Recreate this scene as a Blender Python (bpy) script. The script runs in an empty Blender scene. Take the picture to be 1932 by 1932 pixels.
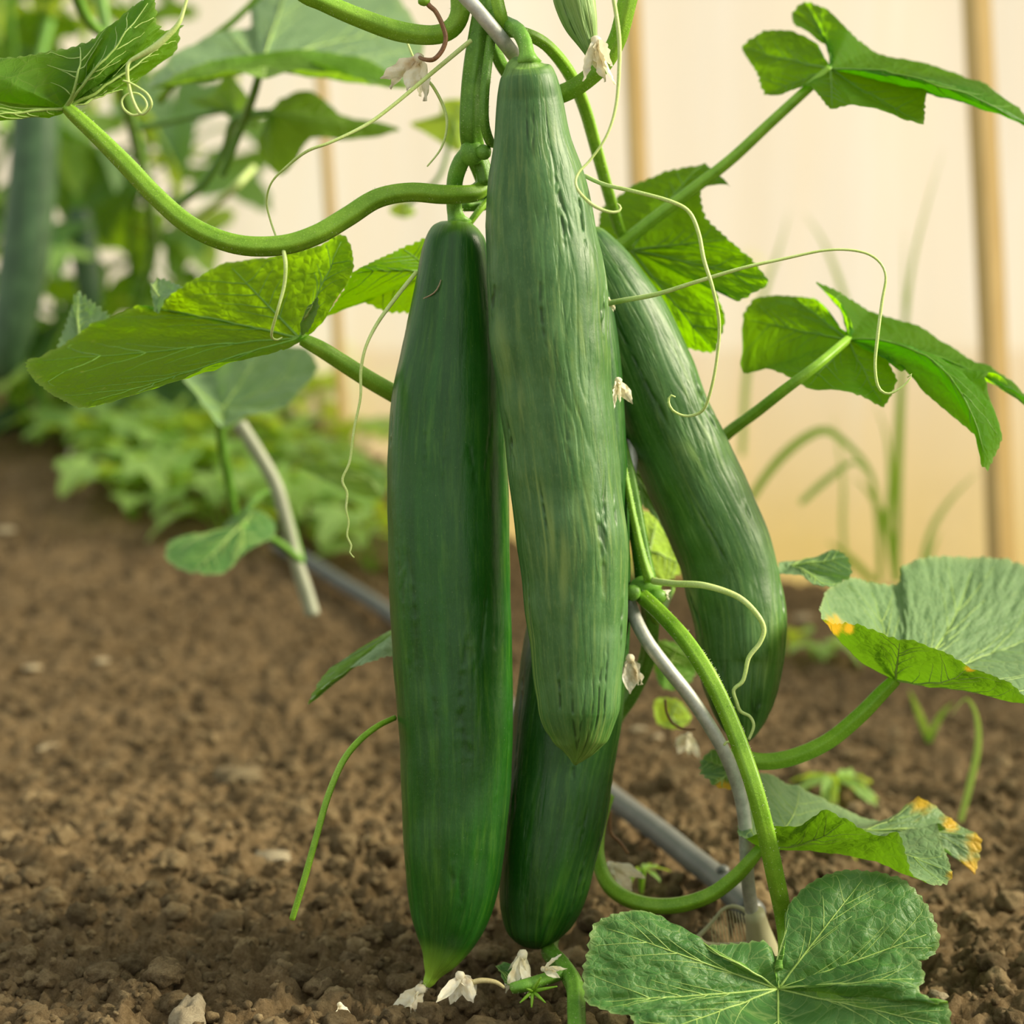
import bpy, math, random
import numpy as np
from mathutils import Vector, Matrix

# ------------------------------------------------------------------ camera, sky, sun, exposure
sc = bpy.context.scene
COL = sc.collection
F = 3770.0                       # focal length in pixels of the 1932 px frame
PITCH = math.radians(7.0)
CAM = np.array([0.0, 0.0, 0.372])
FWD = np.array([0.0, math.cos(PITCH), -math.sin(PITCH)])
UP = np.array([0.0, math.sin(PITCH), math.cos(PITCH)])
RIGHT = np.array([1.0, 0.0, 0.0])

cd = bpy.data.cameras.new('camera')
cam = bpy.data.objects.new('camera', cd)
COL.objects.link(cam)
cam.location = CAM
cam.rotation_euler = (math.radians(90) - PITCH, 0, 0)
cd.sensor_width = 36.0
cd.lens = 36.0 * F / 1932.0
cd.clip_start = 0.02
cd.dof.use_dof = True
cd.dof.focus_distance = 0.99
cd.dof.aperture_fstop = 5.4
sc.camera = cam

sc.view_settings.view_transform = 'Standard'
sc.view_settings.look = 'None'
sc.view_settings.gamma = 1.0
sc.view_settings.use_curve_mapping = False
sc.view_settings.exposure = 0.60

world = bpy.data.worlds.new('overcast_sky')
sc.world = world
world.use_nodes = True
bg = world.node_tree.nodes['Background']
bg.inputs[0].default_value = (0.97, 1.0, 0.90, 1)
bg.inputs[1].default_value = 0.58

sl = bpy.data.lights.new('sun', 'SUN')
sun = bpy.data.objects.new('sun', sl)
COL.objects.link(sun)
sl.energy = 4.9
sl.color = (1.0, 0.90, 0.66)
sl.angle = math.radians(22)
sdir = Vector((0.88, 0.0, 0.50))          # towards the sun
sun.rotation_euler = sdir.to_track_quat('Z', 'Y').to_euler()
sun.location = (2, 1, 3)

rng = random.Random(7)
nrg = np.random.RandomState(11)

# ------------------------------------------------------------------ maths helpers
def P(px, py, d):
    """3D point seen at photo pixel (px, py) at depth d metres along the view axis."""
    px = np.asarray(px, float); py = np.asarray(py, float); d = np.asarray(d, float)
    u = ((px - 966.0) / F)[..., None]; v = ((py - 966.0) / F)[..., None]
    return CAM + d[..., None] * (FWD + u * RIGHT - v * UP)

def crs(pts, n, closed=False, tension=0.0):
    """Catmull-Rom through rows of pts, n samples; tension 0 smooth .. 1 straight."""
    p = np.asarray(pts, float); k = len(p)
    if closed:
        t = np.linspace(0, k, n, endpoint=False)
        i = np.floor(t).astype(int)
        idx = lambda j: p[(i + j) % k]
    else:
        if k == 2:
            t = np.linspace(0, 1, n)[:, None]
            return p[0] * (1 - t) + p[1] * t
        # even spacing by chord length
        seg = np.linalg.norm(np.diff(p[:, :2], axis=0), axis=1) + 1e-9
        cum = np.concatenate([[0], np.cumsum(seg)])
        s = np.linspace(0, cum[-1], n)
        i = np.clip(np.searchsorted(cum, s, side='right') - 1, 0, k - 2)
        t = i + (s - cum[i]) / seg[i]
        idx = lambda j: p[np.clip(i + j, 0, k - 1)]
    f = (t - i)[:, None]
    p0, p1, p2, p3 = idx(-1), idx(0), idx(1), idx(2)
    c = 0.5 * ((2 * p1) + (-p0 + p2) * f + (2 * p0 - 5 * p1 + 4 * p2 - p3) * f ** 2 + (-p0 + 3 * p1 - 3 * p2 + p3) * f ** 3)
    l = p1 * (1 - f) + p2 * f
    return c * (1 - tension) + l * tension

def hsh(ix, iy, seed):
    h = (ix.astype(np.int64) * 374761393 + iy.astype(np.int64) * 668265263 + seed * 1274126177) & 0xffffffff
    h = ((h ^ (h >> 13)) * 1274126177) & 0xffffffff
    return ((h ^ (h >> 16)) & 0xffff) / 65535.0

def pn(x, y, seed=0, per=None):
    """gradient noise, about -0.7..0.7; per = period of the lattice along x."""
    x = np.asarray(x, float); y = np.asarray(y, float)
    xi = np.floor(x); yi = np.floor(y); fx = x - xi; fy = y - yi
    def g(dx, dy):
        a = xi + dx
        if per: a = np.mod(a, per)
        th = hsh(a, yi + dy, seed) * 2 * math.pi
        return np.cos(th) * (fx - dx) + np.sin(th) * (fy - dy)
    u = fx * fx * fx * (fx * (fx * 6 - 15) + 10); v = fy * fy * fy * (fy * (fy * 6 - 15) + 10)
    return ((g(0, 0) * (1 - u) + g(1, 0) * u) * (1 - v) + (g(0, 1) * (1 - u) + g(1, 1) * u) * v)

def ss(a, b, x):
    t = np.clip((np.asarray(x, float) - a) / (b - a), 0, 1)
    return t * t * (3 - 2 * t)

def H0(x, y):
    x = np.asarray(x, float); y = np.asarray(y, float)
    m = 0.20 * ss(1.45, 2.85, y) * ss(0.15, -0.38, x)
    m = m + 0.012 * pn(x * 3.1, y * 3.1, 3) + 0.010 * ss(-0.02, -0.25, x) * ss(1.6, 1.1, y)
    return m

def H(x, y):
    """height of the soil"""
    x = np.asarray(x, float); y = np.asarray(y, float)
    h = H0(x, y)
    wx = x + 0.012 * pn(x * 22, y * 22, 51); wy = y + 0.012 * pn(x * 22, y * 22, 52)
    h = h + 0.015 * (0.30 - np.abs(pn(wx * 16, wy * 20, 5))) * 2 * 0.7
    h = h + 0.012 * (0.25 - np.abs(pn(wx * 42, wy * 48, 6))) * 2 * 0.8 + 0.006 * pn(wx * 70, wy * 70, 16)
    h = h + 0.0080 * (0.3 - np.abs(pn(wx * 105, wy * 105, 7))) * 2
    h = h + 0.0042 * pn(x * 250, y * 250, 8)
    return h - 0.013

def G(px, py, lift=0.0):
    """where the ray through a photo pixel meets the soil; returns point and depth"""
    d = np.arange(0.6, 5.0, 0.004)
    q = P(np.full_like(d, px), np.full_like(d, py), d)
    below = np.nonzero(q[:, 2] < H0(q[:, 0], q[:, 1]) + lift)[0]
    i = below[0] if len(below) else len(d) - 1
    return q[i], d[i]

# ------------------------------------------------------------------ object helpers
def link_mesh(name, verts, faces, mat, parent=None, smooth=True, attrs=None):
    me = bpy.data.meshes.new(name)
    v = np.ascontiguousarray(verts, dtype=np.float32)
    if isinstance(faces, np.ndarray):
        nf, k = faces.shape
        me.vertices.add(len(v)); me.vertices.foreach_set('co', v.ravel())
        me.loops.add(nf * k); me.loops.foreach_set('vertex_index', faces.astype(np.int32).ravel())
        me.polygons.add(nf)
        me.polygons.foreach_set('loop_start', np.arange(0, nf * k, k, dtype=np.int32))
        me.polygons.foreach_set('loop_total', np.full(nf, k, dtype=np.int32))
        me.update(calc_edges=True)
        me.validate()
    else:
        me.from_pydata(v.tolist(), [], faces)
    if smooth and len(me.polygons):
        me.polygons.foreach_set('use_smooth', np.ones(len(me.polygons), dtype=bool))
    if attrs:
        for an, av in attrs.items():
            av = np.ascontiguousarray(av, dtype=np.float32)
            if av.ndim == 1:
                a = me.attributes.new(an, 'FLOAT', 'POINT'); a.data.foreach_set('value', av)
            else:
                a = me.attributes.new(an, 'FLOAT_VECTOR', 'POINT'); a.data.foreach_set('vector', av.ravel())
    me.materials.append(mat)
    o = bpy.data.objects.new(name, me)
    COL.objects.link(o)
    if parent is not None: adopt(o, parent)
    return o

def wpos(o):
    p = np.array(o.location)
    while o.parent is not None:
        o = o.parent; p = p + np.array(o.location)
    return p

def adopt(o, parent):
    """parent o (whose vertices are in world coordinates) keeping it where it is"""
    base = wpos(parent)
    o.parent = parent
    o.location = tuple(-base)

def tag(o, label=None, cat=None, group=None, kind=None):
    if label: o['label'] = label
    if cat: o['category'] = cat
    if group: o['group'] = group
    if kind: o['kind'] = kind
    return o

def thing(name, loc, label, cat, group=None):
    o = bpy.data.objects.new(name, None)
    o.empty_display_size = 0.02
    COL.objects.link(o)
    o.location = tuple(float(c) for c in loc)
    return tag(o, label, cat, group)

def frames(c):
    t = np.gradient(c, axis=0)
    t /= (np.linalg.norm(t, axis=1)[:, None] + 1e-12)
    n = np.zeros_like(c)
    ref = np.array([0.0, -1.0, 0.0])
    if abs(np.dot(ref, t[0])) > 0.95: ref = np.array([1.0, 0, 0])
    v = ref - np.dot(ref, t[0]) * t[0]; n[0] = v / np.linalg.norm(v)
    for i in range(1, len(c)):
        v = n[i - 1] - np.dot(n[i - 1], t[i]) * t[i]
        n[i] = v / (np.linalg.norm(v) + 1e-12)
    b = np.cross(t, n)
    return t, n, b

def tube_arrays(c, r, seg=10, ridge=0.0, nr=5, rough=0.0, seed=0):
    c = np.asarray(c, float); r = np.asarray(r, float)
    m = len(c)
    t, n, b = frames(c)
    phi = np.linspace(0, 2 * math.pi, seg, endpoint=False)
    rr = r[:, None] * (1 + ridge * np.cos(nr * phi)[None, :])
    if rough:
        L = np.concatenate([[0], np.cumsum(np.linalg.norm(np.diff(c, axis=0), axis=1))])
        rr = rr * (1 + rough * pn(phi[None, :] / (2 * math.pi) * 6 + 0 * rr, L[:, None] * 150 + 0 * rr, seed, per=6))
    v = c[:, None, :] + rr[..., None] * (np.cos(phi)[None, :, None] * n[:, None, :] + np.sin(phi)[None, :, None] * b[:, None, :])
    v = v.reshape(-1, 3)
    i = np.arange(m - 1)[:, None] * seg; j = np.arange(seg)[None, :]; j2 = (j + 1) % seg
    f = np.stack([i + j, i + j2, i + seg + j2, i + seg + j], -1).reshape(-1, 4)
    # end caps: points drawn in to the axis
    v = np.vstack([v, c[0] - t[0] * r[0] * 0.4, c[-1] + t[-1] * r[-1] * 0.4])
    a, z = len(v) - 2, len(v) - 1
    jj = np.arange(seg); jj2 = (jj + 1) % seg
    cap0 = np.stack([jj2, jj, np.full(seg, a), np.full(seg, a)], -1)
    cap1 = np.stack([(m - 1) * seg + jj, (m - 1) * seg + jj2, np.full(seg, z), np.full(seg, z)], -1)
    return v, f, np.vstack([cap0[:, :3], cap1[:, :3]])

def tube_px(spec, n=None, **kw):
    """spec rows (px, py, depth, width in px) -> centre line and radii in metres"""
    p = np.asarray(spec, float)
    L = np.sum(np.linalg.norm(np.diff(p[:, :2], axis=0), axis=1))
    n = n or max(8, int(L / 9))
    s = crs(p, n)
    return P(s[:, 0], s[:, 1], s[:, 2]), np.maximum(s[:, 3], 0.5) / 2 * s[:, 2] / F

def merge(parts):
    """list of (verts, quads, tris) -> verts, python face list"""
    V = []; Fc = []; o = 0
    for v, q, t in parts:
        V.append(v)
        if q is not None and len(q): Fc += (q + o).tolist()
        if t is not None and len(t): Fc += (t + o).tolist()
        o += len(v)
    return np.vstack(V), Fc

def tube(name, spec, mat, parent=None, seg=12, ridge=0.0, nr=5, n=None, rough=0.0, label=None, world=False):
    if world:
        c, r = spec
    else:
        c, r = tube_px(spec, n)
    v, q, t = tube_arrays(c, r, seg, ridge, nr, rough)
    vv, ff = merge([(v, q, t)])
    o = link_mesh(name, vv, ff, mat, parent)
    if label: o['label'] = label
    return o

def hairs(c, r, mat, parent, dens=2600, length=0.0011, name='hairs'):
    """fine bristles along a stem"""
    L = np.sum(np.linalg.norm(np.diff(c, axis=0), axis=1))
    k = int(L * dens)
    t, n, b = frames(c)
    i = nrg.randint(0, len(c) - 1, k); f = nrg.rand(k)[:, None]
    cc = c[i] * (1 - f) + c[i + 1] * f; rr = r[i] * 0.96
    ph = nrg.rand(k) * 2 * math.pi
    out = np.cos(ph)[:, None] * n[i] + np.sin(ph)[:, None] * b[i]
    base = cc + out * rr[:, None]
    side = np.cross(out, t[i]); w = 0.00012
    ln = length * (0.5 + nrg.rand(k))[:, None]
    tip = base + out * ln + t[i] * ln * (nrg.rand(k)[:, None] - 0.5) * 0.8
    V = np.stack([base - side * w, base + side * w, base + t[i] * w * 1.6, tip], 1).reshape(-1, 3)
    o = np.arange(k)[:, None] * 4
    Fc = np.concatenate([o + [0, 1, 3], o + [1, 2, 3], o + [2, 0, 3]], 0)
    h = link_mesh(name, V, Fc, mat, parent, smooth=False)
    h['kind'] = 'stuff'
    return h

# ------------------------------------------------------------------ material helpers
class NT:
    def __init__(s, name):
        s.m = bpy.data.materials.new(name); s.m.use_nodes = True
        s.t = s.m.node_tree; s.t.nodes.clear()
        s.out = s.t.nodes.new('ShaderNodeOutputMaterial')
    def n(s, typ, **kw):
        nd = s.t.nodes.new('ShaderNode' + typ)
        for k, v in kw.items(): setattr(nd, k, v)
        return nd
    def l(s, a, b): s.t.links.new(a, b)
    def set(s, sock, v):
        if hasattr(v, 'links') or hasattr(v, 'is_linked'): s.l(v, sock)
        else: sock.default_value = v
    def noise(s, vec, scale, detail=3, rough=0.5, dist=0.0):
        nd = s.n('TexNoise'); nd.inputs['Scale'].default_value = scale
        nd.inputs['Detail'].default_value = detail; nd.inputs['Roughness'].default_value = rough
        nd.inputs['Distortion'].default_value = dist
        if vec is not None: s.l(vec, nd.inputs['Vector'])
        return nd.outputs['Fac']
    def vor(s, vec, scale, feature='F1'):
        nd = s.n('TexVoronoi', feature=feature); nd.inputs['Scale'].default_value = scale
        if vec is not None: s.l(vec, nd.inputs['Vector'])
        return nd.outputs['Distance']
    def ramp(s, fac, stops):
        nd = s.n('ValToRGB'); e = nd.color_ramp.elements
        while len(e) < len(stops): e.new(0.5)
        for el, (p, c) in zip(e, stops):
            el.position = p; el.color = (*c, 1) if isinstance(c, tuple) else (c, c, c, 1)
        s.l(fac, nd.inputs[0]); return nd.outputs[0]
    def mix(s, fac, a, b, blend='MIX'):
        nd = s.n('Mix', data_type='RGBA', blend_type=blend)
        s.set(nd.inputs[0], fac)
        for sock, v in ((nd.inputs[6], a), (nd.inputs[7], b)):
            if isinstance(v, tuple): sock.default_value = (*v, 1) if len(v) == 3 else v
            else: s.l(v, sock)
        return nd.outputs[2]
    def math(s, op, a, b=0.0, clamp=False):
        nd = s.n('Math', operation=op, use_clamp=clamp)
        s.set(nd.inputs[0], a); s.set(nd.inputs[1], b); return nd.outputs[0]
    def mapv(s, vec, scale=(1, 1, 1), loc=(0, 0, 0)):
        nd = s.n('Mapping'); nd.inputs['Scale'].default_value = scale; nd.inputs['Location'].default_value = loc
        s.l(vec, nd.inputs['Vector']); return nd.outputs[0]
    def attr(s, name, out='Vector'):
        nd = s.n('Attribute', attribute_name=name); return nd.outputs[out]
    def obj(s): return s.n('TexCoord').outputs['Object']
    def bump(s, h, dist, strength=1.0, normal=None):
        nd = s.n('Bump'); nd.inputs['Distance'].default_value = dist; nd.inputs['Strength'].default_value = strength
        s.l(h, nd.inputs['Height'])
        if normal is not None: s.l(normal, nd.inputs['Normal'])
        return nd.outputs[0]
    def pbsdf(s, col, rough=0.5, normal=None, spec=0.5, metal=0.0, **kw):
        b = s.n('BsdfPrincipled')
        if isinstance(col, tuple): b.inputs['Base Color'].default_value = (*col, 1)
        else: s.l(col, b.inputs['Base Color'])
        s.set(b.inputs['Roughness'], rough)
        b.inputs['Specular IOR Level'].default_value = spec
        b.inputs['Metallic'].default_value = metal
        for k, v in kw.items(): s.set(b.inputs[k], v)
        if normal is not None: s.l(normal, b.inputs['Normal'])
        return b.outputs[0]
    def transl(s, col, normal=None):
        b = s.n('BsdfTranslucent')
        if isinstance(col, tuple): b.inputs[0].default_value = (*col, 1)
        else: s.l(col, b.inputs[0])
        if normal is not None: s.l(normal, b.inputs['Normal'])
        return b.outputs[0]
    def mixs(s, fac, a, b):
        nd = s.n('MixShader'); s.set(nd.inputs[0], fac); s.l(a, nd.inputs[1]); s.l(b, nd.inputs[2]); return nd.outputs[0]
    def done(s, sh):
        s.l(sh, s.out.inputs['Surface']); return s.m

# ------------------------------------------------------------------ materials
def mat_skin(name, dark, mid, pale, wrinkle=1.0, bloom=0.25, rough=0.42, scale=1.0):
    m = NT(name)
    v = m.attr('cyl')
    st = m.mapv(v, (1, 1, 0.035)); st2 = m.mapv(v, (1, 1, 0.10), (3, 1, 2)); st3 = m.mapv(v, (1, 1, 0.3), (1, 5, 2))
    n1 = m.noise(st, 110, 5, 0.62); n2 = m.noise(st2, 300, 5, 0.62); n3 = m.noise(v, 38, 4, 0.6); n4 = m.noise(st3, 1500, 2, 0.6)
    c = m.mix(m.ramp(n1, [(0.34, 0.0), (0.66, 1.0)]), dark, mid)
    c = m.mix(m.math('MULTIPLY', m.ramp(n2, [(0.52, 0.0), (0.74, 1.0)]), 0.40), c, pale)
    c = m.mix(m.math('MULTIPLY', m.ramp(n3, [(0.45, 0.0), (0.75, 1.0)]), bloom), c, (0.16, 0.32, 0.14))
    c = m.mix(m.math('MULTIPLY', m.ramp(n4, [(0.55, 0.0), (0.75, 1.0)]), 0.18), c, pale)
    # paler, yellower blossom end
    e = m.attr('tipf', 'Fac')
    c = m.mix(e, c, (0.36, 0.60, 0.05))
    gr = m.attr('groove', 'Fac'); c = m.mix(m.math('MULTIPLY', gr, 0.6, True), c, tuple(x * 0.35 for x in dark))
    c = m.mix(m.math('MULTIPLY', m.math('MULTIPLY', gr, -0.9, True), 1.0, True), c, pale)
    # scattered pale specks
    sp = m.ramp(m.vor(m.mapv(v, (1, 1, 0.7)), 260), [(0.0, 1.0), (0.07, 0.0)])
    c = m.mix(m.math('MULTIPLY', sp, 0.30), c, (0.4, 0.5, 0.3))
    # wrinkles: fine broken grooves along the fruit
    g1 = m.ramp(m.noise(m.mapv(v, (1, 1, 0.12), (7, 2, 1)), 260, 3, 0.6, 0.4), [(0.36, 0.0), (0.47, 1.0)])
    g2 = m.noise(v, 90, 5, 0.6)
    nrm = m.bump(g1, 0.00018 * wrinkle, 0.6)
    nrm = m.bump(g2, 0.0006, 0.5, nrm)
    nrm = m.bump(n4, 0.00008, 0.5, nrm)
    r = m.math('ADD', m.math('MULTIPLY', n3, 0.22), rough - 0.11)
    return m.done(m.pbsdf(c, r, nrm, 0.45))

M = {}
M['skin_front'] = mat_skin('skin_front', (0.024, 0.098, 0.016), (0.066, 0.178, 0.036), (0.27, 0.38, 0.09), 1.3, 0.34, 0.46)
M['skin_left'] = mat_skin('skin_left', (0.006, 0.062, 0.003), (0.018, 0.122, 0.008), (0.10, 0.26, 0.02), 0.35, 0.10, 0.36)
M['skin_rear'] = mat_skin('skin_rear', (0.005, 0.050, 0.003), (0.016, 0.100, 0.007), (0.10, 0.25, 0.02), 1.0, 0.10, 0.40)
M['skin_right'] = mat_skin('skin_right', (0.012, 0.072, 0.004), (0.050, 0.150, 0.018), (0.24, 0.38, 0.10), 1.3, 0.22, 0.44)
M['skin_young'] = mat_skin('skin_young', (0.10, 0.22, 0.04), (0.22, 0.36, 0.09), (0.42, 0.55, 0.22), 1.8, 0.30, 0.5)
M['skin_far'] = mat_skin('skin_far', (0.020, 0.060, 0.020), (0.045, 0.115, 0.045), (0.14, 0.24, 0.12), 0.5, 0.3, 0.45)

def mat_leaf(name, top, top2, under, trans, tmix=0.45, vein=(0.42, 0.55, 0.18), vs=420, spots=0.0, rough=0.42, bumpd=0.0012):
    m = NT(name)
    fl = m.attr('flat')
    geo = m.n('NewGeometry')
    bf = geo.outputs['Backfacing']
    n1 = m.noise(fl, 45, 4, 0.6); n2 = m.noise(fl, 300, 3, 0.6)
    wob = m.n('VectorMath', operation='ADD'); m.l(fl, wob.inputs[0])
    nz = m.n('TexNoise'); nz.inputs['Scale'].default_value = 90; m.l(fl, nz.inputs['Vector'])
    sc_ = m.n('VectorMath', operation='SCALE'); m.l(nz.outputs['Color'], sc_.inputs[0]); sc_.inputs['Scale'].default_value = 0.006
    m.l(sc_.outputs[0], wob.inputs[1])
    ve = m.vor(wob.outputs[0], vs, 'DISTANCE_TO_EDGE')
    ve2 = m.vor(wob.outputs[0], vs * 0.42, 'DISTANCE_TO_EDGE')
    vm = m.ramp(ve, [(0.0, 1.0), (0.07, 0.0)]); vm2 = m.ramp(ve2, [(0.0, 1.0), (0.045, 0.0)])
    vv = m.math('MAXIMUM', m.math('MULTIPLY', vm, 0.35), vm2)
    ctop = m.mix(m.ramp(n1, [(0.3, 0.0), (0.7, 1.0)]), top, top2)
    cbot = m.mix(m.ramp(n1, [(0.3, 0.0), (0.7, 1.0)]), under, tuple(min(1, c * 1.35) for c in under))
    c = m.mix(bf, ctop, cbot)
    c = m.mix(m.math('MULTIPLY', vv, m.math('SUBTRACT', 0.34, m.math('MULTIPLY', bf, 0.20))), c, vein)
    edge = m.attr('rimf', 'Fac')
    c = m.mix(m.math('MULTIPLY', edge, 0.35), c, (0.45, 0.55, 0.22))
    if spots:
        sp = m.ramp(m.noise(fl, 140, 2, 0.5), [(0.68, 0.0), (0.73, 1.0)])
        c = m.mix(m.math('MULTIPLY', sp, spots), c, (0.62, 0.58, 0.12))
    yel = m.attr('yellow', 'Fac')
    c = m.mix(yel, c, (0.62, 0.40, 0.03))
    tc = m.mix(m.math('MULTIPLY', vv, 0.45), trans, tuple(c_ * 0.55 for c_ in trans))
    tc = m.mix(m.math('MULTIPLY', n1, 0.5), tc, tuple(c_ * 0.7 for c_ in trans))
    tc = m.mix(yel, tc, (0.85, 0.5, 0.03))
    h = m.math('SUBTRACT', m.math('MULTIPLY', m.ramp(ve2, [(0.0, 0.0), (0.35, 1.0)]), 0.8), m.math('MULTIPLY', vm, 0.15))
    nrm = m.bump(h, bumpd, 0.55)
    nrm = m.bump(n2, 0.0004, 0.45, nrm)
    b = m.pbsdf(c, m.math('ADD', m.math('MULTIPLY', bf, 0.30), rough), nrm, 0.32)
    t = m.transl(tc, nrm)
    return m.done(m.mixs(tmix, b, t))

M['leaf'] = mat_leaf('leaf', (0.075, 0.175, 0.055), (0.125, 0.25, 0.085), (0.050, 0.165, 0.002), (0.31, 0.68, 0.0), 0.68)
M['leaf_spotted'] = mat_leaf('leaf_spotted', (0.075, 0.175, 0.055), (0.125, 0.25, 0.085), (0.060, 0.21, 0.002), (0.50, 0.92, 0.0), 0.72, spots=0.55)
M['leaf_low'] = mat_leaf('leaf_low', (0.040, 0.150, 0.030), (0.085, 0.225, 0.055), (0.10, 0.24, 0.03), (0.26, 0.52, 0.015), 0.30, spots=0.08, rough=0.46, bumpd=0.0009)
M['leaf_grey'] = mat_leaf('leaf_grey', (0.15, 0.27, 0.12), (0.22, 0.36, 0.17), (0.060, 0.16, 0.008), (0.18, 0.40, 0.006), 0.35, spots=0.10, rough=0.50, bumpd=0.0009)
M['leaf_net'] = mat_leaf('leaf_net', (0.075, 0.175, 0.055), (0.125, 0.25, 0.085), (0.075, 0.19, 0.012), (0.24, 0.50, 0.006), 0.58, vein=(0.50, 0.58, 0.16), vs=300)
M['leaf_mint'] = mat_leaf('leaf_mint', (0.32, 0.48, 0.28), (0.40, 0.56, 0.34), (0.12, 0.26, 0.03), (0.32, 0.60, 0.05), 0.35, rough=0.5)
M['leaf_far'] = mat_leaf('leaf_far', (0.085, 0.20, 0.07), (0.14, 0.28, 0.11), (0.12, 0.25, 0.03), (0.34, 0.62, 0.015), 0.50, rough=0.5)
M['leaf_weed'] = mat_leaf('leaf_weed', (0.34, 0.64, 0.16), (0.46, 0.72, 0.24), (0.42, 0.66, 0.08), (0.70, 0.88, 0.06), 0.5, rough=0.5)

def mat_stem(name, a, b, tmix=0.12):
    m = NT(name)
    v = m.obj()
    n1 = m.noise(v, 120, 4, 0.6); n2 = m.noise(v, 1400, 2, 0.6)
    c = m.mix(m.ramp(n1, [(0.3, 0.0), (0.7, 1.0)]), a, b)
    c = m.mix(m.math('MULTIPLY', m.ramp(n2, [(0.55, 0.0), (0.7, 1.0)]), 0.35), c, tuple(min(1, x * 1.7 + 0.05) for x in b))
    nrm = m.bump(n2, 0.0002, 0.6)
    return m.done(m.pbsdf(c, 0.45, nrm, 0.4, **{'Subsurface Weight': tmix, 'Subsurface Radius': (0.002, 0.003, 0.0008), 'Subsurface Scale': 0.6}))
M['stem'] = mat_stem('stem', (0.15, 0.33, 0.012), (0.24, 0.45, 0.030))
M['stem_dark'] = mat_stem('stem_dark', (0.08, 0.22, 0.015), (0.15, 0.33, 0.035))
M['stalk'] = mat_stem('stalk', (0.10, 0.27, 0.02), (0.18, 0.39, 0.045))
M['tendril'] = mat_stem('tendril', (0.46, 0.62, 0.16), (0.60, 0.72, 0.30))
M['tendril_dry'] = mat_stem('tendril_dry', (0.55, 0.42, 0.20), (0.62, 0.55, 0.28))
M['vein'] = mat_stem('vein', (0.24, 0.38, 0.07), (0.34, 0.48, 0.13))
M['vein_under'] = mat_stem('vein_under', (0.10, 0.25, 0.012), (0.16, 0.32, 0.025))
M['hair'] = mat_stem('hair', (0.55, 0.65, 0.35), (0.65, 0.74, 0.45))
M['brown'] = mat_stem('brown', (0.16, 0.07, 0.03), (0.28, 0.14, 0.06))

def mat_petal():
    m = NT('dry_petal'); v = m.obj()
    n1 = m.noise(v, 260, 4, 0.65); n2 = m.noise(v, 80, 2, 0.5)
    c = m.mix(m.ramp(n1, [(0.35, 0.0), (0.7, 1.0)]), (0.88, 0.80, 0.58), (0.99, 0.96, 0.86))
    c = m.mix(m.math('MULTIPLY', m.ramp(n2, [(0.58, 0.0), (0.72, 1.0)]), 0.6), c, (0.62, 0.36, 0.10))
    nrm = m.bump(n1, 0.0006, 0.8)
    return m.done(m.mixs(0.3, m.pbsdf(c, 0.7, nrm, 0.2), m.transl((0.98, 0.92, 0.72))))
M['petal'] = mat_petal()

def mat_soil(name, lo, mid, hi, bumpd=0.0012, tone=False):
    m = NT(name); v = m.obj()
    n1 = m.noise(v, 14, 5, 0.65); n2 = m.noise(v, 140, 6, 0.75); n3 = m.noise(v, 800, 5, 0.75)
    c = m.mix(m.ramp(n1, [(0.33, 0.0), (0.68, 1.0)]), lo, mid)
    c = m.mix(m.math('MULTIPLY', m.ramp(n2, [(0.40, 0.0), (0.72, 1.0)]), 0.75), c, hi)
    c = m.mix(m.math('MULTIPLY', m.ramp(n3, [(0.35, 1.0), (0.55, 0.0)]), 0.35), c, tuple(x * 0.45 for x in lo))
    if tone:
        tn = m.attr('tone', 'Fac'); c = m.mix(1.0, c, m.ramp(tn, [(0.0, 0.55), (1.0, 1.35)]), 'MULTIPLY')
    nrm = m.bump(n2, bumpd * 3, 0.7); nrm = m.bump(n3, bumpd * 1.3, 1.0, nrm)
    return m.done(m.pbsdf(c, 0.95, nrm, 0.12))
M['soil'] = mat_soil('soil', (0.135, 0.088, 0.040), (0.26, 0.175, 0.088), (0.41, 0.30, 0.17))
M['clod'] = mat_soil('clod', (0.165, 0.112, 0.053), (0.28, 0.198, 0.105), (0.43, 0.33, 0.19), tone=True)
M['clod_stone'] = mat_soil('clod_stone', (0.20, 0.145, 0.08), (0.30, 0.23, 0.13), (0.42, 0.34, 0.21))
M['stone'] = mat_soil('stone', (0.32, 0.26, 0.17), (0.42, 0.35, 0.24), (0.56, 0.48, 0.34), 0.0008)
M['chip'] = mat_soil('chip', (0.42, 0.33, 0.20), (0.58, 0.46, 0.28), (0.70, 0.60, 0.42), 0.0008)

def mat_metal():
    m = NT('weathered_metal'); v = m.obj()
    n1 = m.noise(v, 180, 5, 0.7); n2 = m.noise(v, 30, 2, 0.5)
    c = m.mix(m.ramp(n1, [(0.3, 0.0), (0.7, 1.0)]), (0.40, 0.41, 0.38), (0.66, 0.67, 0.63))
    r = m.math('ADD', m.math('MULTIPLY', n2, 0.25), 0.38)
    return m.done(m.pbsdf(c, r, m.bump(n1, 0.0002, 0.5), 0.5, 0.5))
M['metal'] = mat_metal()
def mat_plain(name, a, b, rough=0.6, sc_=90, spec=0.4):
    m = NT(name); n1 = m.noise(m.obj(), sc_, 4, 0.6)
    return m.done(m.pbsdf(m.mix(n1, a, b), rough, m.bump(n1, 0.0004, 0.4), spec))
M['pipe'] = mat_plain('pipe', (0.07, 0.08, 0.08), (0.17, 0.18, 0.17), 0.38)
M['stake'] = mat_plain('stake', (0.26, 0.28, 0.20), (0.40, 0.42, 0.32), 0.5)
M['sleeve'] = mat_plain('sleeve', (0.40, 0.38, 0.22), (0.55, 0.52, 0.34), 0.5)

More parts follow.
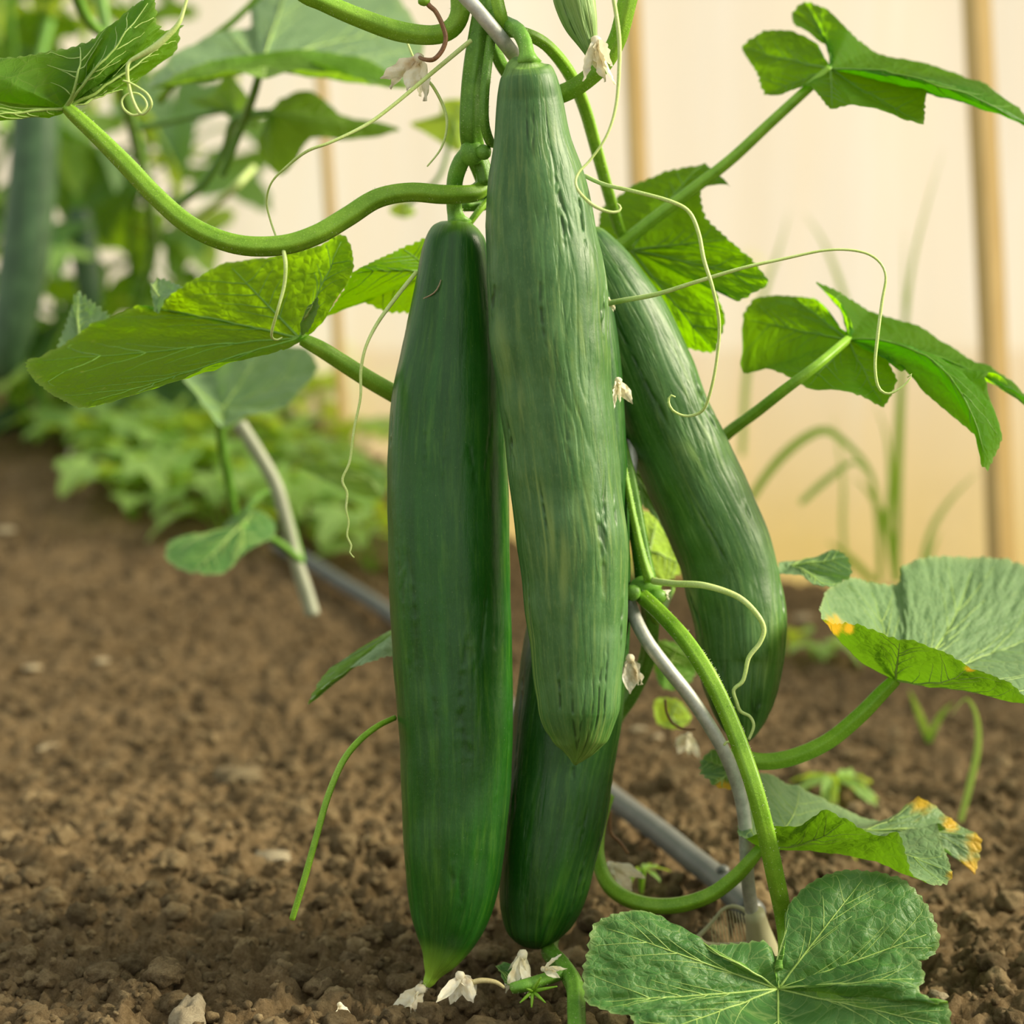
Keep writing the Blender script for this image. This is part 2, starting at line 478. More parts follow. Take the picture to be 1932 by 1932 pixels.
def mat_wood():
    m = NT('pine_wood'); v = m.obj()
    n1 = m.noise(m.mapv(v, (1, 1, 0.05)), 160, 5, 0.6, 0.4); n2 = m.noise(v, 9, 3, 0.6)
    c = m.mix(m.ramp(n1, [(0.3, 0.0), (0.7, 1.0)]), (0.55, 0.37, 0.14), (0.76, 0.57, 0.27))
    c = m.mix(m.math('MULTIPLY', n2, 0.5), c, (0.66, 0.48, 0.20))
    return m.done(m.pbsdf(c, 0.65, m.bump(n1, 0.0008, 0.5), 0.3))
M['wood'] = mat_wood()

def mat_film():
    m = NT('milky_plastic_film'); v = m.obj()
    n1 = m.noise(m.mapv(v, (1, 1, 0.10)), 9, 4, 0.6, 0.5); n2 = m.noise(v, 3.2, 3, 0.6); n3 = m.noise(m.mapv(v, (1, 1, 0.04)), 60, 3, 0.6)
    sep = m.n('SeparateXYZ'); m.l(v, sep.inputs[0])
    low = m.n('MapRange', interpolation_type='SMOOTHSTEP'); m.l(sep.outputs[2], low.inputs[0])
    low.inputs[1].default_value = 0.36; low.inputs[2].default_value = -0.02
    low.inputs[3].default_value = 0.0; low.inputs[4].default_value = 1.0
    dirt = m.math('MULTIPLY', low.outputs[0], m.math('ADD', m.math('MULTIPLY', n2, 0.9), 0.45), True)
    c = m.mix(m.ramp(n1, [(0.3, 0.0), (0.7, 1.0)]), (0.83, 0.72, 0.585), (0.87, 0.81, 0.75))
    c = m.mix(m.math('MULTIPLY', m.ramp(n3, [(0.35, 0.0), (0.65, 1.0)]), 0.22), c, (0.93, 0.76, 0.56))
    c = m.mix(dirt, c, (0.82, 0.62, 0.20))
    b = m.pbsdf(c, 0.55, m.bump(n1, 0.004, 0.3), 0.3)
    tr = m.n('BsdfTransparent'); tr.inputs[0].default_value = (0.98, 0.95, 0.88, 1)
    return m.done(m.mixs(0.22, m.mixs(0.74, b, m.transl(c)), tr.outputs[0]))
M['film'] = mat_film()
def mat_grass(name, a, b):
    m = NT(name); n1 = m.noise(m.obj(), 60, 3, 0.6); c = m.mix(n1, a, b)
    return m.done(m.mixs(0.45, m.pbsdf(c, 0.5, None, 0.4), m.transl(m.mix(n1, (0.42, 0.62, 0.06), (0.55, 0.72, 0.12)))))
M['grass'] = mat_grass('grass', (0.12, 0.34, 0.02), (0.22, 0.46, 0.04))
M['grass_pale'] = mat_grass('grass_pale', (0.26, 0.48, 0.12), (0.36, 0.58, 0.16))

# ------------------------------------------------------------------ the setting: soil, film wall, posts
def build_ground():
    nx, ny = 620, 760
    s = np.linspace(-1, 1, nx); xs = 0.55 * s + 1.75 * s ** 3 * np.abs(s) ** 0.6
    t = np.linspace(0, 1, ny); ys = 0.62 + 0.95 * t + 2.1 * t ** 2.6
    X, Y = np.meshgrid(xs, ys)
    Z = H(X, Y)
    v = np.stack([X, Y, Z], -1).reshape(-1, 3)
    i = np.arange(ny - 1)[:, None] * nx + np.arange(nx - 1)[None, :]
    f = np.stack([i, i + 1, i + nx + 1, i + nx], -1).reshape(-1, 4)
    o = link_mesh('ground', v, f, M['soil'])
    o['kind'] = 'structure'
    # ground that goes on beyond the fine bed, and outside the greenhouse wall
    xs = np.linspace(-7, 7, 71); ys = np.linspace(-5, 10, 76)
    X, Y = np.meshgrid(xs, ys)
    Z = -0.035 + 0.02 * pn(X * 1.3, Y * 1.3, 9)
    v = np.stack([X, Y, Z], -1).reshape(-1, 3)
    i = np.arange(75)[:, None] * 71 + np.arange(70)[None, :]
    f = np.stack([i, i + 1, i + 72, i + 71], -1).reshape(-1, 4)
    o = link_mesh('ground', v, f, M['soil'])
    o['kind'] = 'structure'
build_ground()

WA, WB = (0.39, 2.33), (-0.5, 0)            # wall passes WA with slope dY/dX = -0.5
def wall_y(x): return WA[1] - 0.5 * (x - WA[0])
def build_wall():
    nx, nz = 240, 30
    xs = np.linspace(-3.6, 2.3, nx); zs = np.linspace(-0.12, 1.12, nz)
    X, Z = np.meshgrid(xs, zs)
    Y = wall_y(X) + 0.05 * Z + 0.006 * pn(X * 5, Z * 1.5, 21) + 0.003 * pn(X * 16, Z * 2.5, 22)
    v = np.stack([X, Y, Z], -1).reshape(-1, 3)
    i = np.arange(nz - 1)[:, None] * nx + np.arange(nx - 1)[None, :]
    f = np.stack([i, i + 1, i + nx + 1, i + nx], -1).reshape(-1, 4)
    o = link_mesh('wall_back', v, f, M['film']); o['kind'] = 'structure'
build_wall()

def box_verts(w, dpt):
    return [(-w, -dpt), (w, -dpt), (w, dpt), (-w, dpt)]
def post(p_top, p_bot, wd, label, up=1.0):
    """a squared, slightly bowed timber from the soil to above the frame, against the film"""
    def hit(px, py):
        d = 2.0
        for _ in range(30):
            q = P(px, py, d); d *= (wall_y(q[0]) - 0.045) / q[1]
        return P(px, py, d)
    a, b = hit(*p_bot), hit(*p_top)
    dirv = (b - a) / np.linalg.norm(b - a)
    a = a - dirv * (a[2] + 0.06) / dirv[2]; b = b + dirv * 0.35
    c = crs(np.array([a, a * 0.6 + b * 0.4 + np.array([0.004, 0, 0]), b]), 24)
    cs = np.array([(-1, -.9), (-.8, -1), (.8, -1), (1, -.9), (1, .9), (.8, 1), (-.8, 1), (-1, .9)]) * wd / 2 * np.array([0.52, 1.9])
    ax = np.array([0.8, -0.6, 0]); ay = np.array([0.6, 0.8, 0])
    V = (c[:, None, :] + cs[None, :, 0, None] * ax + cs[None, :, 1, None] * 0.7 * ay).reshape(-1, 3)
    k = 8; Fc = []
    for i in range(len(c) - 1):
        for j in range(k):
            Fc.append([i * k + j, i * k + (j + 1) % k, (i + 1) * k + (j + 1) % k, (i + 1) * k + j])
    Fc.append(list(range(k))[::-1]); Fc.append([(len(c) - 1) * k + j for j in range(k)])
    o = link_mesh('wooden_post', V - a, Fc, M['wood'], smooth=False)
    o.location = tuple(a)
    return tag(o, label, 'post')
post((1838, 0), (1887, 1070), 0.033, 'golden brown timber post against the milky plastic wall, right of all leaves')
post((1189, 60), (1212, 700), 0.021, 'blurred timber post behind the top of the nearest cucumber')
post((596, 60), (630, 600), 0.012, 'thin pale blurred timber post behind the loop of petiole on the left')

# ------------------------------------------------------------------ clods, stones, chips on the soil
def ico(SUB=2):
    import bmesh
    bm = bmesh.new(); bmesh.ops.create_icosphere(bm, subdivisions=SUB, radius=1.0)
    v = np.array([x.co[:] for x in bm.verts]); f = np.array([[q.index for q in x.verts] for x in bm.faces]); bm.free()
    return v, f
ICO = ico(); ICO3 = ico(3)
def lumps(pts, sizes, seed, flat=0.7):
    r = np.random.RandomState(seed); V = []; Fc = []; o = 0
    for p, s in zip(pts, sizes):
        v0, f0 = ICO3 if s > 0.0035 else ICO
        q = v0 * (1 + 0.30 * pn(v0[:, 0] * 1.7 + r.rand() * 90, v0[:, 1] * 1.7 + v0[:, 2] * 1.3 + r.rand() * 90, seed)[:, None] * 1.6)
        q = q * (1 + 0.25 * pn(v0[:, 2] * 4 + r.rand() * 90, v0[:, 0] * 4 + v0[:, 1] * 3, seed + 1)[:, None])
        w_ = r.rand() * 90
        q = q * (1 + 0.45 * (0.3 - np.abs(pn(v0[:, 0] * 3.2 + w_, v0[:, 1] * 3.2 + v0[:, 2] * 2.9, seed + 2)))[:, None] + 0.16 * pn(v0[:, 0] * 7 + w_, v0[:, 1] * 7 + v0[:, 2] * 6.1, seed + 3)[:, None])
        a = r.rand() * 6.28; ca, sa = math.cos(a), math.sin(a)
        q = q * np.array([1.0, 0.6 + 0.5 * r.rand(), flat * (0.7 + 0.5 * r.rand())])
        q = q @ np.array([[ca, -sa, 0], [sa, ca, 0], [0, 0, 1]]).T * s
        V.append(q + p); Fc.append(f0 + o); o += len(v0)
    return np.vstack(V), np.vstack(Fc)
def build_clods():
    r = np.random.RandomState(3)
    n = 10000
    y = 0.80 + 1.3 * r.rand(n) ** 1.5
    x = (r.rand(n) - 0.5) * 2 * (0.31 * y + 0.02)
    s = 0.0011 + 0.0075 * r.rand(n) ** 8 * ss(2.4, 1.3, y) + 0.0018 * r.rand(n) ** 2
    z = H(x, y)
    v, f = lumps(np.stack([x, y, z + s * 0.05], -1), s, 5, 0.8)
    tn = np.concatenate([np.full(642 if False else len((ICO3 if q > 0.0035 else ICO)[0]), r.rand()) for q in s])
    o = link_mesh('soil_clods', v, f, M['clod'], attrs={'tone': tn})
    tag(o, 'crumbly brown clods of dry soil strewn over the bed', 'soil', kind='stuff')
build_clods()

def lump_thing(name, px, py, size, mat, label, cat, seed, flat=0.5, group=None, sink=0.2):
    q, d = G(px, py)
    z = float(H(q[0], q[1]))
    v, f = lumps([np.zeros(3)], [size], seed, flat)
    o = link_mesh(name, v, f, mat)
    o.location = (float(q[0]), float(q[1]), z + size * flat * (0.6 - sink))
    return tag(o, label, cat, group)
lump_thing('stone', 355, 1905, 0.0125, M['stone'], 'pale angular stone at the bottom edge, left of the withered blossom', 'stone', 31, 0.9)
lump_thing('stone', 515, 1605, 0.0135, M['stone'], 'pale flat stone lying beside the tip of the cut green stalk', 'stone', 33, 0.35)
lump_thing('stone', 450, 1465, 0.0165, M['clod_stone'], 'broad flat tan stone on the soil above the pale flat one', 'stone', 34, 0.35)
lump_thing('stone', 1770, 1870, 0.0065, M['stone'], 'small tan stone right of the lowest broad leaf', 'stone', 35, 0.6)
chips = [(130, 1555, .0035), (240, 1328, .0035), (90, 1408, .009), (170, 1095, .012), (190, 1245, .008), (10, 1000, .012), (0, 1640, .005),
         (1205, 1375, .006), (1240, 1390, .0055), (1705, 1495, .006), (1515, 1165, .010), (60, 1255, .007), (720, 1305, .006)]
chip_labels = ['small pale chip on bare soil, low at left', 'tiny cream chip midway down the left soil', 'broad reddish chip near the left edge of the soil', 'large blurred tan chip high on the left soil',
               'blurred chip just below the large tan chip at left', 'large blurred cream chip at the left edge below the far plants', 'orange-brown chip at the left edge low down', 'pale round chip beside the lower end of the nearest cucumber', 'tan chip just right of the pale round chip',
               'flat tan chip beside the green seedling', 'blurred pale chip between curved cucumber and cupped leaf', 'blurred brown chip at the left edge, mid height', 'cream chip beside the slim pale leaf tip']
for i, (px, py, s) in enumerate(chips):
    lump_thing('wood_chip', px, py, s, M['chip'], chip_labels[i], 'chip', 40 + i, 0.35, 'pale chips on the soil', 0.1)

# ------------------------------------------------------------------ cucumbers
def cucumber(spec, mat, label, stalk, seed, wrinkle=0.0006, tip=0.0, tipcol=0.0, name='cucumber', nseg=240, nring=400, cat='cucumber', stalkmat='stalk', facets=0.010, hair=True, groovy=1.0):
    """spec rows: px, py, depth, half width px."""
    p = np.asarray(spec, float)
    s = crs(p, nring)
    c = P(s[:, 0], s[:, 1], s[:, 2]); r = np.maximum(s[:, 3], 0.3) * s[:, 2] / F
    L = np.concatenate([[0], np.cumsum(np.linalg.norm(np.diff(c, axis=0), axis=1))])
    t, n, b = frames(c)
    phi = np.linspace(0, 2 * math.pi, nseg, endpoint=False)
    PH, LL = np.meshgrid(phi, L)
    u = PH / (2 * math.pi)
    fr = LL / L[-1]
    body = ss(0.0, 0.25, fr)
    gr_ = 0
    k = 16
    disp = facets * np.cos(7 * PH + 2.0 * pn(LL * 7, LL * 0 + seed, 4)) * 0.5 * body
    warp = u + 0.018 * pn(u * 6, LL * 18, seed + 9, per=6)
    g = np.abs(pn(warp * k, LL * 9, seed, per=k))
    g2 = np.abs(pn(warp * 2 * k, LL * 26, seed + 1, per=2 * k))
    R = r[:, None] * (1 + disp)
    gate = ss(0.0, 0.3, pn(u * 14, LL * 20, seed + 7, per=14)) * 1.2 * ss(-0.35, 0.1, pn(u * 40, LL * 160, seed + 17, per=40))
    mod = 0.5 + 0.8 * ss(-0.3, 0.5, pn(u * 3, LL * 9, seed + 5, per=3))
    R = R + wrinkle * mod * (-1.3 * np.exp(-(g / 0.07) ** 2) * gate - 0.25 * np.exp(-(g2 / 0.10) ** 2) + 0.7 * pn(u * 12, LL * 45, seed + 2, per=12)) * ss(0.0, 0.22, fr)
    R = R + 1.3 * wrinkle * pn(u * 5, LL * 40, seed + 3, per=5) * body
    R = np.minimum(np.maximum(R, r[:, None] * 0.8), r[:, None] * 1.08)
    v = (c[:, None, :] + R[..., None] * (np.cos(phi)[None, :, None] * n[:, None, :] + np.sin(phi)[None, :, None] * b[:, None, :])).reshape(-1, 3)
    m = nring; i = np.arange(m - 1)[:, None] * nseg; j = np.arange(nseg)[None, :]; j2 = (j + 1) % nseg
    f = np.stack([i + j, i + j2, i + nseg + j2, i + nseg + j], -1).reshape(-1, 4)
    rm = 0.027
    cyl = np.stack([np.cos(PH) * rm, np.sin(PH) * rm, LL + seed * 0.37], -1).reshape(-1, 3)
    groove = np.exp(-(g / 0.045) ** 2) * gate * ss(0.03, 0.09, fr) - 0.8 * np.exp(-((g - 0.16) / 0.06) ** 2) * ss(0.1, 0.5, pn(u * 8, LL * 10, seed + 8, per=8)) * body
    groove = groove * groovy
    tipf = (tipcol * ss(0.93, 1.0, fr) + 0.25 * ss(0.03, 0.0, fr)).reshape(-1)
    base = c[0]
    e = thing(name, base, label, cat)
    link_mesh('fruit_body', v, f, mat, e, attrs={'cyl': cyl, 'tipf': tipf, 'groove': groove.reshape(-1)})
    if stalk is not None:
        cc, rr = tube_px(stalk)
        tube('stalk', (cc, rr), M[stalkmat], e, seg=20, ridge=0.06, nr=5, world=True)
        if hair: hairs(cc, rr, M['hair'], e, 3000, 0.0007)
    return e

# nearest fruit
B = [(995, 113, .975, 6), (995, 116, .975, 24), (994, 124, .976, 40), (996, 140, .977, 51), (998, 166, .978, 58.5), (1000, 199, .98, 64),
     (1004, 265, .982, 73.5), (1010.5, 331, .984, 90), (1016, 397, .985, 101), (1023.5, 464, .985, 107), (1030, 530, .985, 112),
     (1036, 629, .985, 113), (1047, 739, .985, 107.5), (1058, 839, .985, 106), (1069.5, 938, .985, 104.5), (1081, 1037, .984, 103),
     (1086, 1137, .983, 98), (1089, 1200, .982, 92), (1090, 1269, .981, 85), (1091.5, 1314, .98, 80), (1091.5, 1347, .98, 75), (1092, 1381, .98, 61),
     (1091, 1400, .98, 49), (1090, 1415, .98, 34), (1088, 1428, .98, 19), (1086, 1438, .98, 8), (1085.5, 1444, .98, 1.5)]
cucumber(B, M['skin_front'], 'nearest cucumber, dull wrinkled grey-green, hanging in front of the others',
         [(925, 30, 1.0, 30), (955, 46, .995, 29), (978, 58, .985, 29), (990, 80, .978, 28), (994, 102, .975, 30), (996, 118, .975, 52)],
         1, 0.00075, tipcol=0.25, nseg=400, nring=640)
A = [(864, 417, 1.02, 8), (864, 420, 1.02, 26), (863, 428, 1.02, 41), (861, 443, 1.02, 53), (859, 470, 1.02, 62), (858, 500, 1.021, 68),
     (857, 560, 1.023, 78), (854, 620, 1.025, 88), (851, 680, 1.027, 98), (847, 750, 1.028, 108), (844, 850, 1.029, 113), (845, 950, 1.029, 115),
     (847, 1050, 1.028, 115), (851, 1180, 1.028, 114), (857, 1300, 1.027, 111), (861, 1400, 1.026, 107), (860, 1500, 1.025, 102.5), (857, 1600, 1.024, 96),
     (853, 1680, 1.023, 86), (847, 1735, 1.022, 73), (840, 1775, 1.021, 55), (832, 1803, 1.02, 39), (822, 1826, 1.02, 25), (815, 1842, 1.02, 15), (809, 1853, 1.02, 12), (805, 1860, 1.02, 8)]
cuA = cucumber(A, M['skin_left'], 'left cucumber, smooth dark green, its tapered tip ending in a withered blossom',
               [(884, 285, 1.005, 26), (872, 302, 1.008, 31), (861, 330, 1.012, 31), (857, 362, 1.016, 29), (858, 395, 1.02, 29), (862, 412, 1.02, 34), (864, 422, 1.02, 56)],
               2, 0.0004, tipcol=0.85, groovy=0.3)
sc1 = tube('scar', [(785, 574, 1.0135, 2), (800, 563, 1.008, 3), (816, 555, 1.004, 3), (826, 544, 1.0025, 3), (832, 528, 1.0025, 2)], M['chip'], cuA, seg=5, label='pale scratch on the neck')
C = [(1105, 520, 1.045, 8), (1106, 528, 1.045, 26), (1107, 545, 1.046, 38), (1110, 600, 1.048, 50), (1113, 700, 1.05, 60), (1115, 850, 1.054, 68), (1113, 950, 1.058, 74),
     (1106, 1050, 1.06, 84), (1095, 1150, 1.062, 95), (1084, 1250, 1.062, 101), (1072, 1350, 1.06, 102), (1058, 1450, 1.058, 100), (1045, 1540, 1.055, 98),
     (1033, 1620, 1.053, 91), (1024, 1680, 1.052, 83), (1016, 1720, 1.051, 74), (1011, 1750, 1.05, 61), (1010, 1770, 1.05, 45), (1010, 1783, 1.05, 27), (1010, 1789, 1.05, 12), (1010, 1791, 1.05, 2)]
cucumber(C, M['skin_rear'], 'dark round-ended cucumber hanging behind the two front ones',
         [(1090, 455, 1.06, 26), (1100, 490, 1.05, 26), (1105, 522, 1.045, 34)], 3, 0.0006, groovy=0.5)
D = [(1098, 432, 1.075, 8), (1100, 437, 1.075, 24), (1106, 450, 1.075, 38), (1120, 480, 1.075, 52), (1141, 520, 1.077, 64), (1166, 570, 1.078, 74), (1193, 630, 1.08, 82), (1222, 700, 1.082, 86),
     (1262, 800, 1.085, 88), (1298, 880, 1.087, 89), (1330, 950, 1.088, 90), (1358, 1020, 1.088, 90), (1380, 1085, 1.088, 90), (1393, 1150, 1.086, 89), (1398, 1200, 1.084, 86),
     (1399, 1250, 1.083, 80), (1399, 1300, 1.08, 70), (1400, 1340, 1.08, 56), (1401, 1370, 1.08, 40), (1402, 1390, 1.08, 24), (1403, 1400, 1.08, 10), (1403, 1404, 1.08, 1.5)]
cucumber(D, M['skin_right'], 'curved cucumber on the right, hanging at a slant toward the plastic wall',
         [(1075, 390, 1.07, 24), (1085, 410, 1.073, 25), (1098, 434, 1.075, 34)], 4, 0.0009, groovy=0.8)
Y = [(1062, -90, .99, 10), (1064, -80, .99, 30), (1070, -50, .99, 38), (1080, -10, .99, 39), (1088, 20, .99, 35), (1097, 50, .99, 29), (1106, 75, .99, 21), (1114, 95, .99, 15), (1120, 106, .99, 12), (1123, 112, .99, 6)]
cuY = cucumber(Y, M['skin_young'], 'small pale ribbed young cucumber at the top edge with a withered white blossom', None, 6, 0.0013, tipcol=0.2, cat='cucumber', nring=120, facets=0.03)

# ------------------------------------------------------------------ withered blossoms
def petal_mesh(base, dirv, length, width, seed, curl=0.4):
    r = np.random.RandomState(seed)
    m, w = 12, 7
    d = dirv / np.linalg.norm(dirv)
    side = np.cross(d, r.randn(3)); side /= np.linalg.norm(side); nrm = np.cross(d, side)
    t = np.linspace(0, 1, m)[:, None]; s = np.linspace(-1, 1, w)[None, :]
    wd = width * (0.25 + 0.80 * np.sin(np.pi * np.clip(t * 0.95 + 0.08, 0, 1))) * (1 - 0.75 * ss(0.8, 1.0, t))
    ax = length * t
    off = curl * length * (t ** 2) * (r.rand() - 0.3) + 0.35 * wd * np.abs(s) * (1 + 0 * t) + 0.55 * width * pn(t * 5 + r.rand() * 50, s * 3 + 0 * t, seed)
    lat = s * wd * (0.75 + 0.25 * pn(t * 4, s * 0 + seed * 1.7, seed)) + curl * length * 0.3 * t ** 2 * (r.rand() - 0.5)
    v = base + ax[..., None] * d + lat[..., None] * side + off[..., None] * nrm
    i = np.arange(m - 1)[:, None] * w + np.arange(w - 1)[None, :]
    f = np.stack([i, i + 1, i + w + 1, i + w], -1).reshape(-1, 4)
    return v.reshape(-1, 3), f
def blossom(center, dirv, size, seed, parent=None, label=None, n=5, spread=0.45, group=None, stub=None):
    r = np.random.RandomState(seed)
    c = np.asarray(center, float); d = np.asarray(dirv, float); d /= np.linalg.norm(d)
    if parent is None:
        e = thing('withered_blossom', c, label, 'blossom', group)
    else:
        e = bpy.data.objects.new('withered_blossom', None); COL.objects.link(e); e.empty_display_size = 0.01
        e.parent = parent; e.location = tuple(c - wpos(parent)); e['label'] = label
    v0, f0 = ICO
    k = v0 * np.array([1, 1, 1.0]) * size * 0.15 * (1 + 0.3 * pn(v0[:, :1][:, 0] * 3, v0[:, 1] * 3 + v0[:, 2] * 2, seed)[:, None])
    link_mesh('calyx', k + c + d * size * 0.08, f0, M['petal'], e)
    u = np.cross(d, [0.3, 0.5, 0.8]); u /= np.linalg.norm(u); w = np.cross(d, u)
    for q in range(n):
        a = 2 * math.pi * q / n + r.rand() * 0.5
        pd = d + (math.cos(a) * u + math.sin(a) * w) * spread * (0.5 + r.rand())
        v, f = petal_mesh(c + d * size * 0.1, pd, size * (0.75 + 0.5 * r.rand()), size * 0.27 * (0.8 + 0.5 * r.rand()), seed * 13 + q, 0.55)
        link_mesh('petal', v, f, M['petal'], e)
    return e
def pdir(dx, dy, dd=0.0):
    """direction on the photo plane, dx right, dy down, dd away"""
    return dx * RIGHT - dy * UP + dd * FWD
bl = blossom(P(797, 1862, 1.018), pdir(-0.62, 0.75, -0.1), 0.0195, 3, cuA, 'crumpled cream blossom hanging from the tip', spread=0.32)
hc = P(np.array([803, 790]), np.array([1855, 1872]), np.array([1.02, 1.018]))
hairs(crs(np.c_[hc, [0, 0]], 12)[:, :3], np.full(12, 0.0022), M['petal'], cuA, 30000, 0.0010, 'blossom_fuzz')
blossom(P(1124, 72, .985), pdir(0.12, 1, -0.1), 0.0185, 5, cuY, 'papery white blossom at the tip', spread=0.26)
blossom(P(792, 105, 1.0), pdir(-0.45, 1.0, -0.1), 0.0195, 8, None, 'dried cream blossom hanging from a brown curled stalk, left of the stem', spread=0.5)
q, d_ = G(872, 1862); blossom(P(868, 1836, 1.0), pdir(0.0, 1, -0.1), 0.0170, 12, None, 'cream blossom lying on the soil right of the left cucumber tip', n=4, spread=0.75)
blossom(P(985, 1796, 1.015), pdir(0.05, 1, -0.1), 0.0190, 14, None, 'cream blossom on the soil under the dark round-ended cucumber', spread=0.6)
blossom(P(1022, 1828, 1.0), pdir(1, 0.1, 0), 0.0100, 15, None, 'small yellowish blossom beside the stem foot', n=4, spread=0.6)
blossom(P(1166, 715, 1.02), pdir(0.1, 1, 0), 0.0140, 17, None, 'cream blossom squeezed between the nearest and the curved cucumber', spread=0.5)
blossom(P(1188, 1238, 1.04), pdir(0.1, 1, 0.1), 0.0165, 19, None, 'tan blossom between the nearest cucumber and the metal rod', spread=0.35)
blossom(P(1150, 1630, 1.12), pdir(0.5, 0.8, -0.1), 0.0180, 21, None, 'tan blossom on the soil left of the low curving petiole', spread=0.7)
blossom(P(1300, 1385, 1.2), pdir(-0.3, 1, 0), 0.0130, 23, None, 'blurred tan blossom left of the metal rod, low down', spread=0.6)
blossom(P(1250, 1115, 1.05), pdir(1, 0.3, 0), 0.0050, 25, None, 'tiny cream blossom at the stem joint beside the curved cucumber', n=4, spread=0.7)
blossom(P(1147, 562, 1.03), pdir(0.3, 1, 0), 0.0060, 27, None, 'tiny cream blossom where a tendril leaves the nearest cucumber edge', n=4, spread=0.4)
qq, dd_ = G(640, 1915); blossom(qq + np.array([0, 0, .006]), pdir(0.3, 0.8, 0), 0.0095, 29, None, 'pale dry blossom at the bottom edge of the bed', n=4, spread=0.8)
blossom(P(135, 850, 2.35), pdir(0, 1, 0), 0.030, 31, None, 'blurred white blossom far left on the soil under small leaves', spread=0.3)

# ------------------------------------------------------------------ leaves
def vein_ids(k, flags): return [i for i in range(k) if flags[i]]
def leaf(center, rays, mat, parent, face='top', bulge=0.0, tooth=0.016, pucker=0.0011, vr=0.0009, petiole=None, petmat='stem', label=None,
         nth=None, nr=34, seed=0, yellow=None, tension=0.25, ruffle=0.0012, name='leaf', hair=False, veinmat='vein'):
    K = len(rays)
    nth = nth or (max(6, 340 // K)) * K
    per = nth // K
    Rm = np.array([r[:3] for r in rays], float)
    C0 = np.array(center, float)
    flags = [len(r) > 3 and bool(r[3]) for r in rays]
    Md = []
    for r in rays:
        if len(r) > 4 and r[4] is not None: Md.append(r[4])
        else:
            m = (C0 + np.array(r[:3])) / 2; Md.append((m[0], m[1], m[2] - bulge))
    Md = np.array(Md, float)
    R = crs(Rm, nth, True, tension); Mm = crs(Md, nth, True, tension)
    rg = (np.linspace(0, 1, nr) ** 0.85)
    th = np.arange(nth)
    rim3 = P(R[:, 0], R[:, 1], R[:, 2]); c3 = P(*C0)
    Lr = np.linalg.norm(rim3 - c3, axis=1)
    arc = np.concatenate([[0], np.cumsum(np.linalg.norm(np.diff(rim3, axis=0), axis=1))])
    a = arc / 0.0052
    saw = (a - np.floor(a)); saw = np.where(saw < 0.6, saw / 0.6, (1 - saw) / 0.4)
    tth = 1 + (saw - 0.5) * tooth * 3.0 * (0.045 / np.maximum(Lr, 0.02)) * (0.7 + 0.6 * pn(a * 0.3, a * 0, seed)) + 0.012 * pn(a * 0.22, a * 0 + 3, seed + 2)
    RR = rg[:, None] * (1 + (tth[None, :] - 1) * ss(0.72, 1.0, rg)[:, None])
    q = (C0[None, None] * ((1 - RR) * (1 - 2 * RR))[..., None] + 4 * Mm[None] * (RR * (1 - RR))[..., None] + R[None] * (RR * (2 * RR - 1))[..., None])
    V = P(q[..., 0], q[..., 1], q[..., 2])
    # flat coordinates for the vein net
    ang = 2 * math.pi * th / nth
    flat = np.stack([RR * Lr * np.cos(ang) + seed * 0.31, RR * Lr * np.sin(ang), 0 * RR], -1)
    # surface normal
    dr = np.gradient(V, axis=0); dt = np.roll(V, -1, 1) - np.roll(V, 1, 1)
    nm = np.cross(dr, dt); ln = np.linalg.norm(nm, axis=2); nm /= (ln[..., None] + 1e-12)
    nm[0] = nm[min(3, nr - 1)].mean(0)
    # angular distance to the nearest main vein
    vi = vein_ids(K, flags) or [0]
    vd = np.min([np.minimum(np.abs(th - i * per), nth - np.abs(th - i * per)) for i in vi], axis=0) * 2 * math.pi / nth
    vdist = RR * Lr * vd
    pk = pucker * ss(0.03, 0.25, RR)
    off = pk * (1.3 * pn(flat[..., 0] * 75, flat[..., 1] * 75, seed) + 0.8 * pn(flat[..., 0] * 150, flat[..., 1] * 150, seed + 4)) - pk * 0.9 * np.exp(-(vdist / 0.0035) ** 2)
    off = off + ruffle * ss(0.6, 1.0, RR) * np.sin(arc / 0.0115 + 3 * pn(arc * 30, arc * 0, seed + 1))[None, :]
    V = V + nm * off[..., None]
    # orientation
    x, y = R[:, 0], R[:, 1]
    area = np.sum(x * np.roll(y, -1) - np.roll(x, -1) * y)
    i = np.arange(nr - 1)[:, None] * nth; j = th[None, :]; j2 = (j + 1) % nth
    f = np.stack([i + j, i + nth + j, i + nth + j2, i + j2], -1).reshape(-1, 4)
    flip = (face == 'top' and area > 0) or (face == 'under' and area < 0)
    if flip: f = f[:, ::-1]
    yl = np.zeros(V.shape[:2])
    for (yx, yy, yr) in (yellow or []):
        dd = np.hypot(q[..., 0] - yx, q[..., 1] - yy) * (1 + 0.5 * pn(flat[..., 0] * 200, flat[..., 1] * 200, 77))
        yl = np.maximum(yl, ss(yr, yr * 0.35, dd) * ss(0.45, 0.8, RR))
    rimf = ss(0.965, 1.0, RR + 0 * V[..., 0])
    o = link_mesh(name, V.reshape(-1, 3), f, mat, parent, attrs={'flat': flat.reshape(-1, 3), 'rimf': rimf.reshape(-1), 'yellow': yl.reshape(-1)})
    if label: o['label'] = label
    # raised veins
    def surf(tj, r):
        tj = tj % nth; ri = np.interp(r, rg, np.arange(nr)); a0 = int(ri); a1 = min(a0 + 1, nr - 1); fr = ri - a0
        t0 = int(tj) % nth; t1 = (t0 + 1) % nth; ft = tj - int(tj)
        return (V[a0, t0] * (1 - ft) + V[a0, t1] * ft) * (1 - fr) + (V[a1, t0] * (1 - ft) + V[a1, t1] * ft) * fr
    parts = []
    rr_ = random.Random(seed)
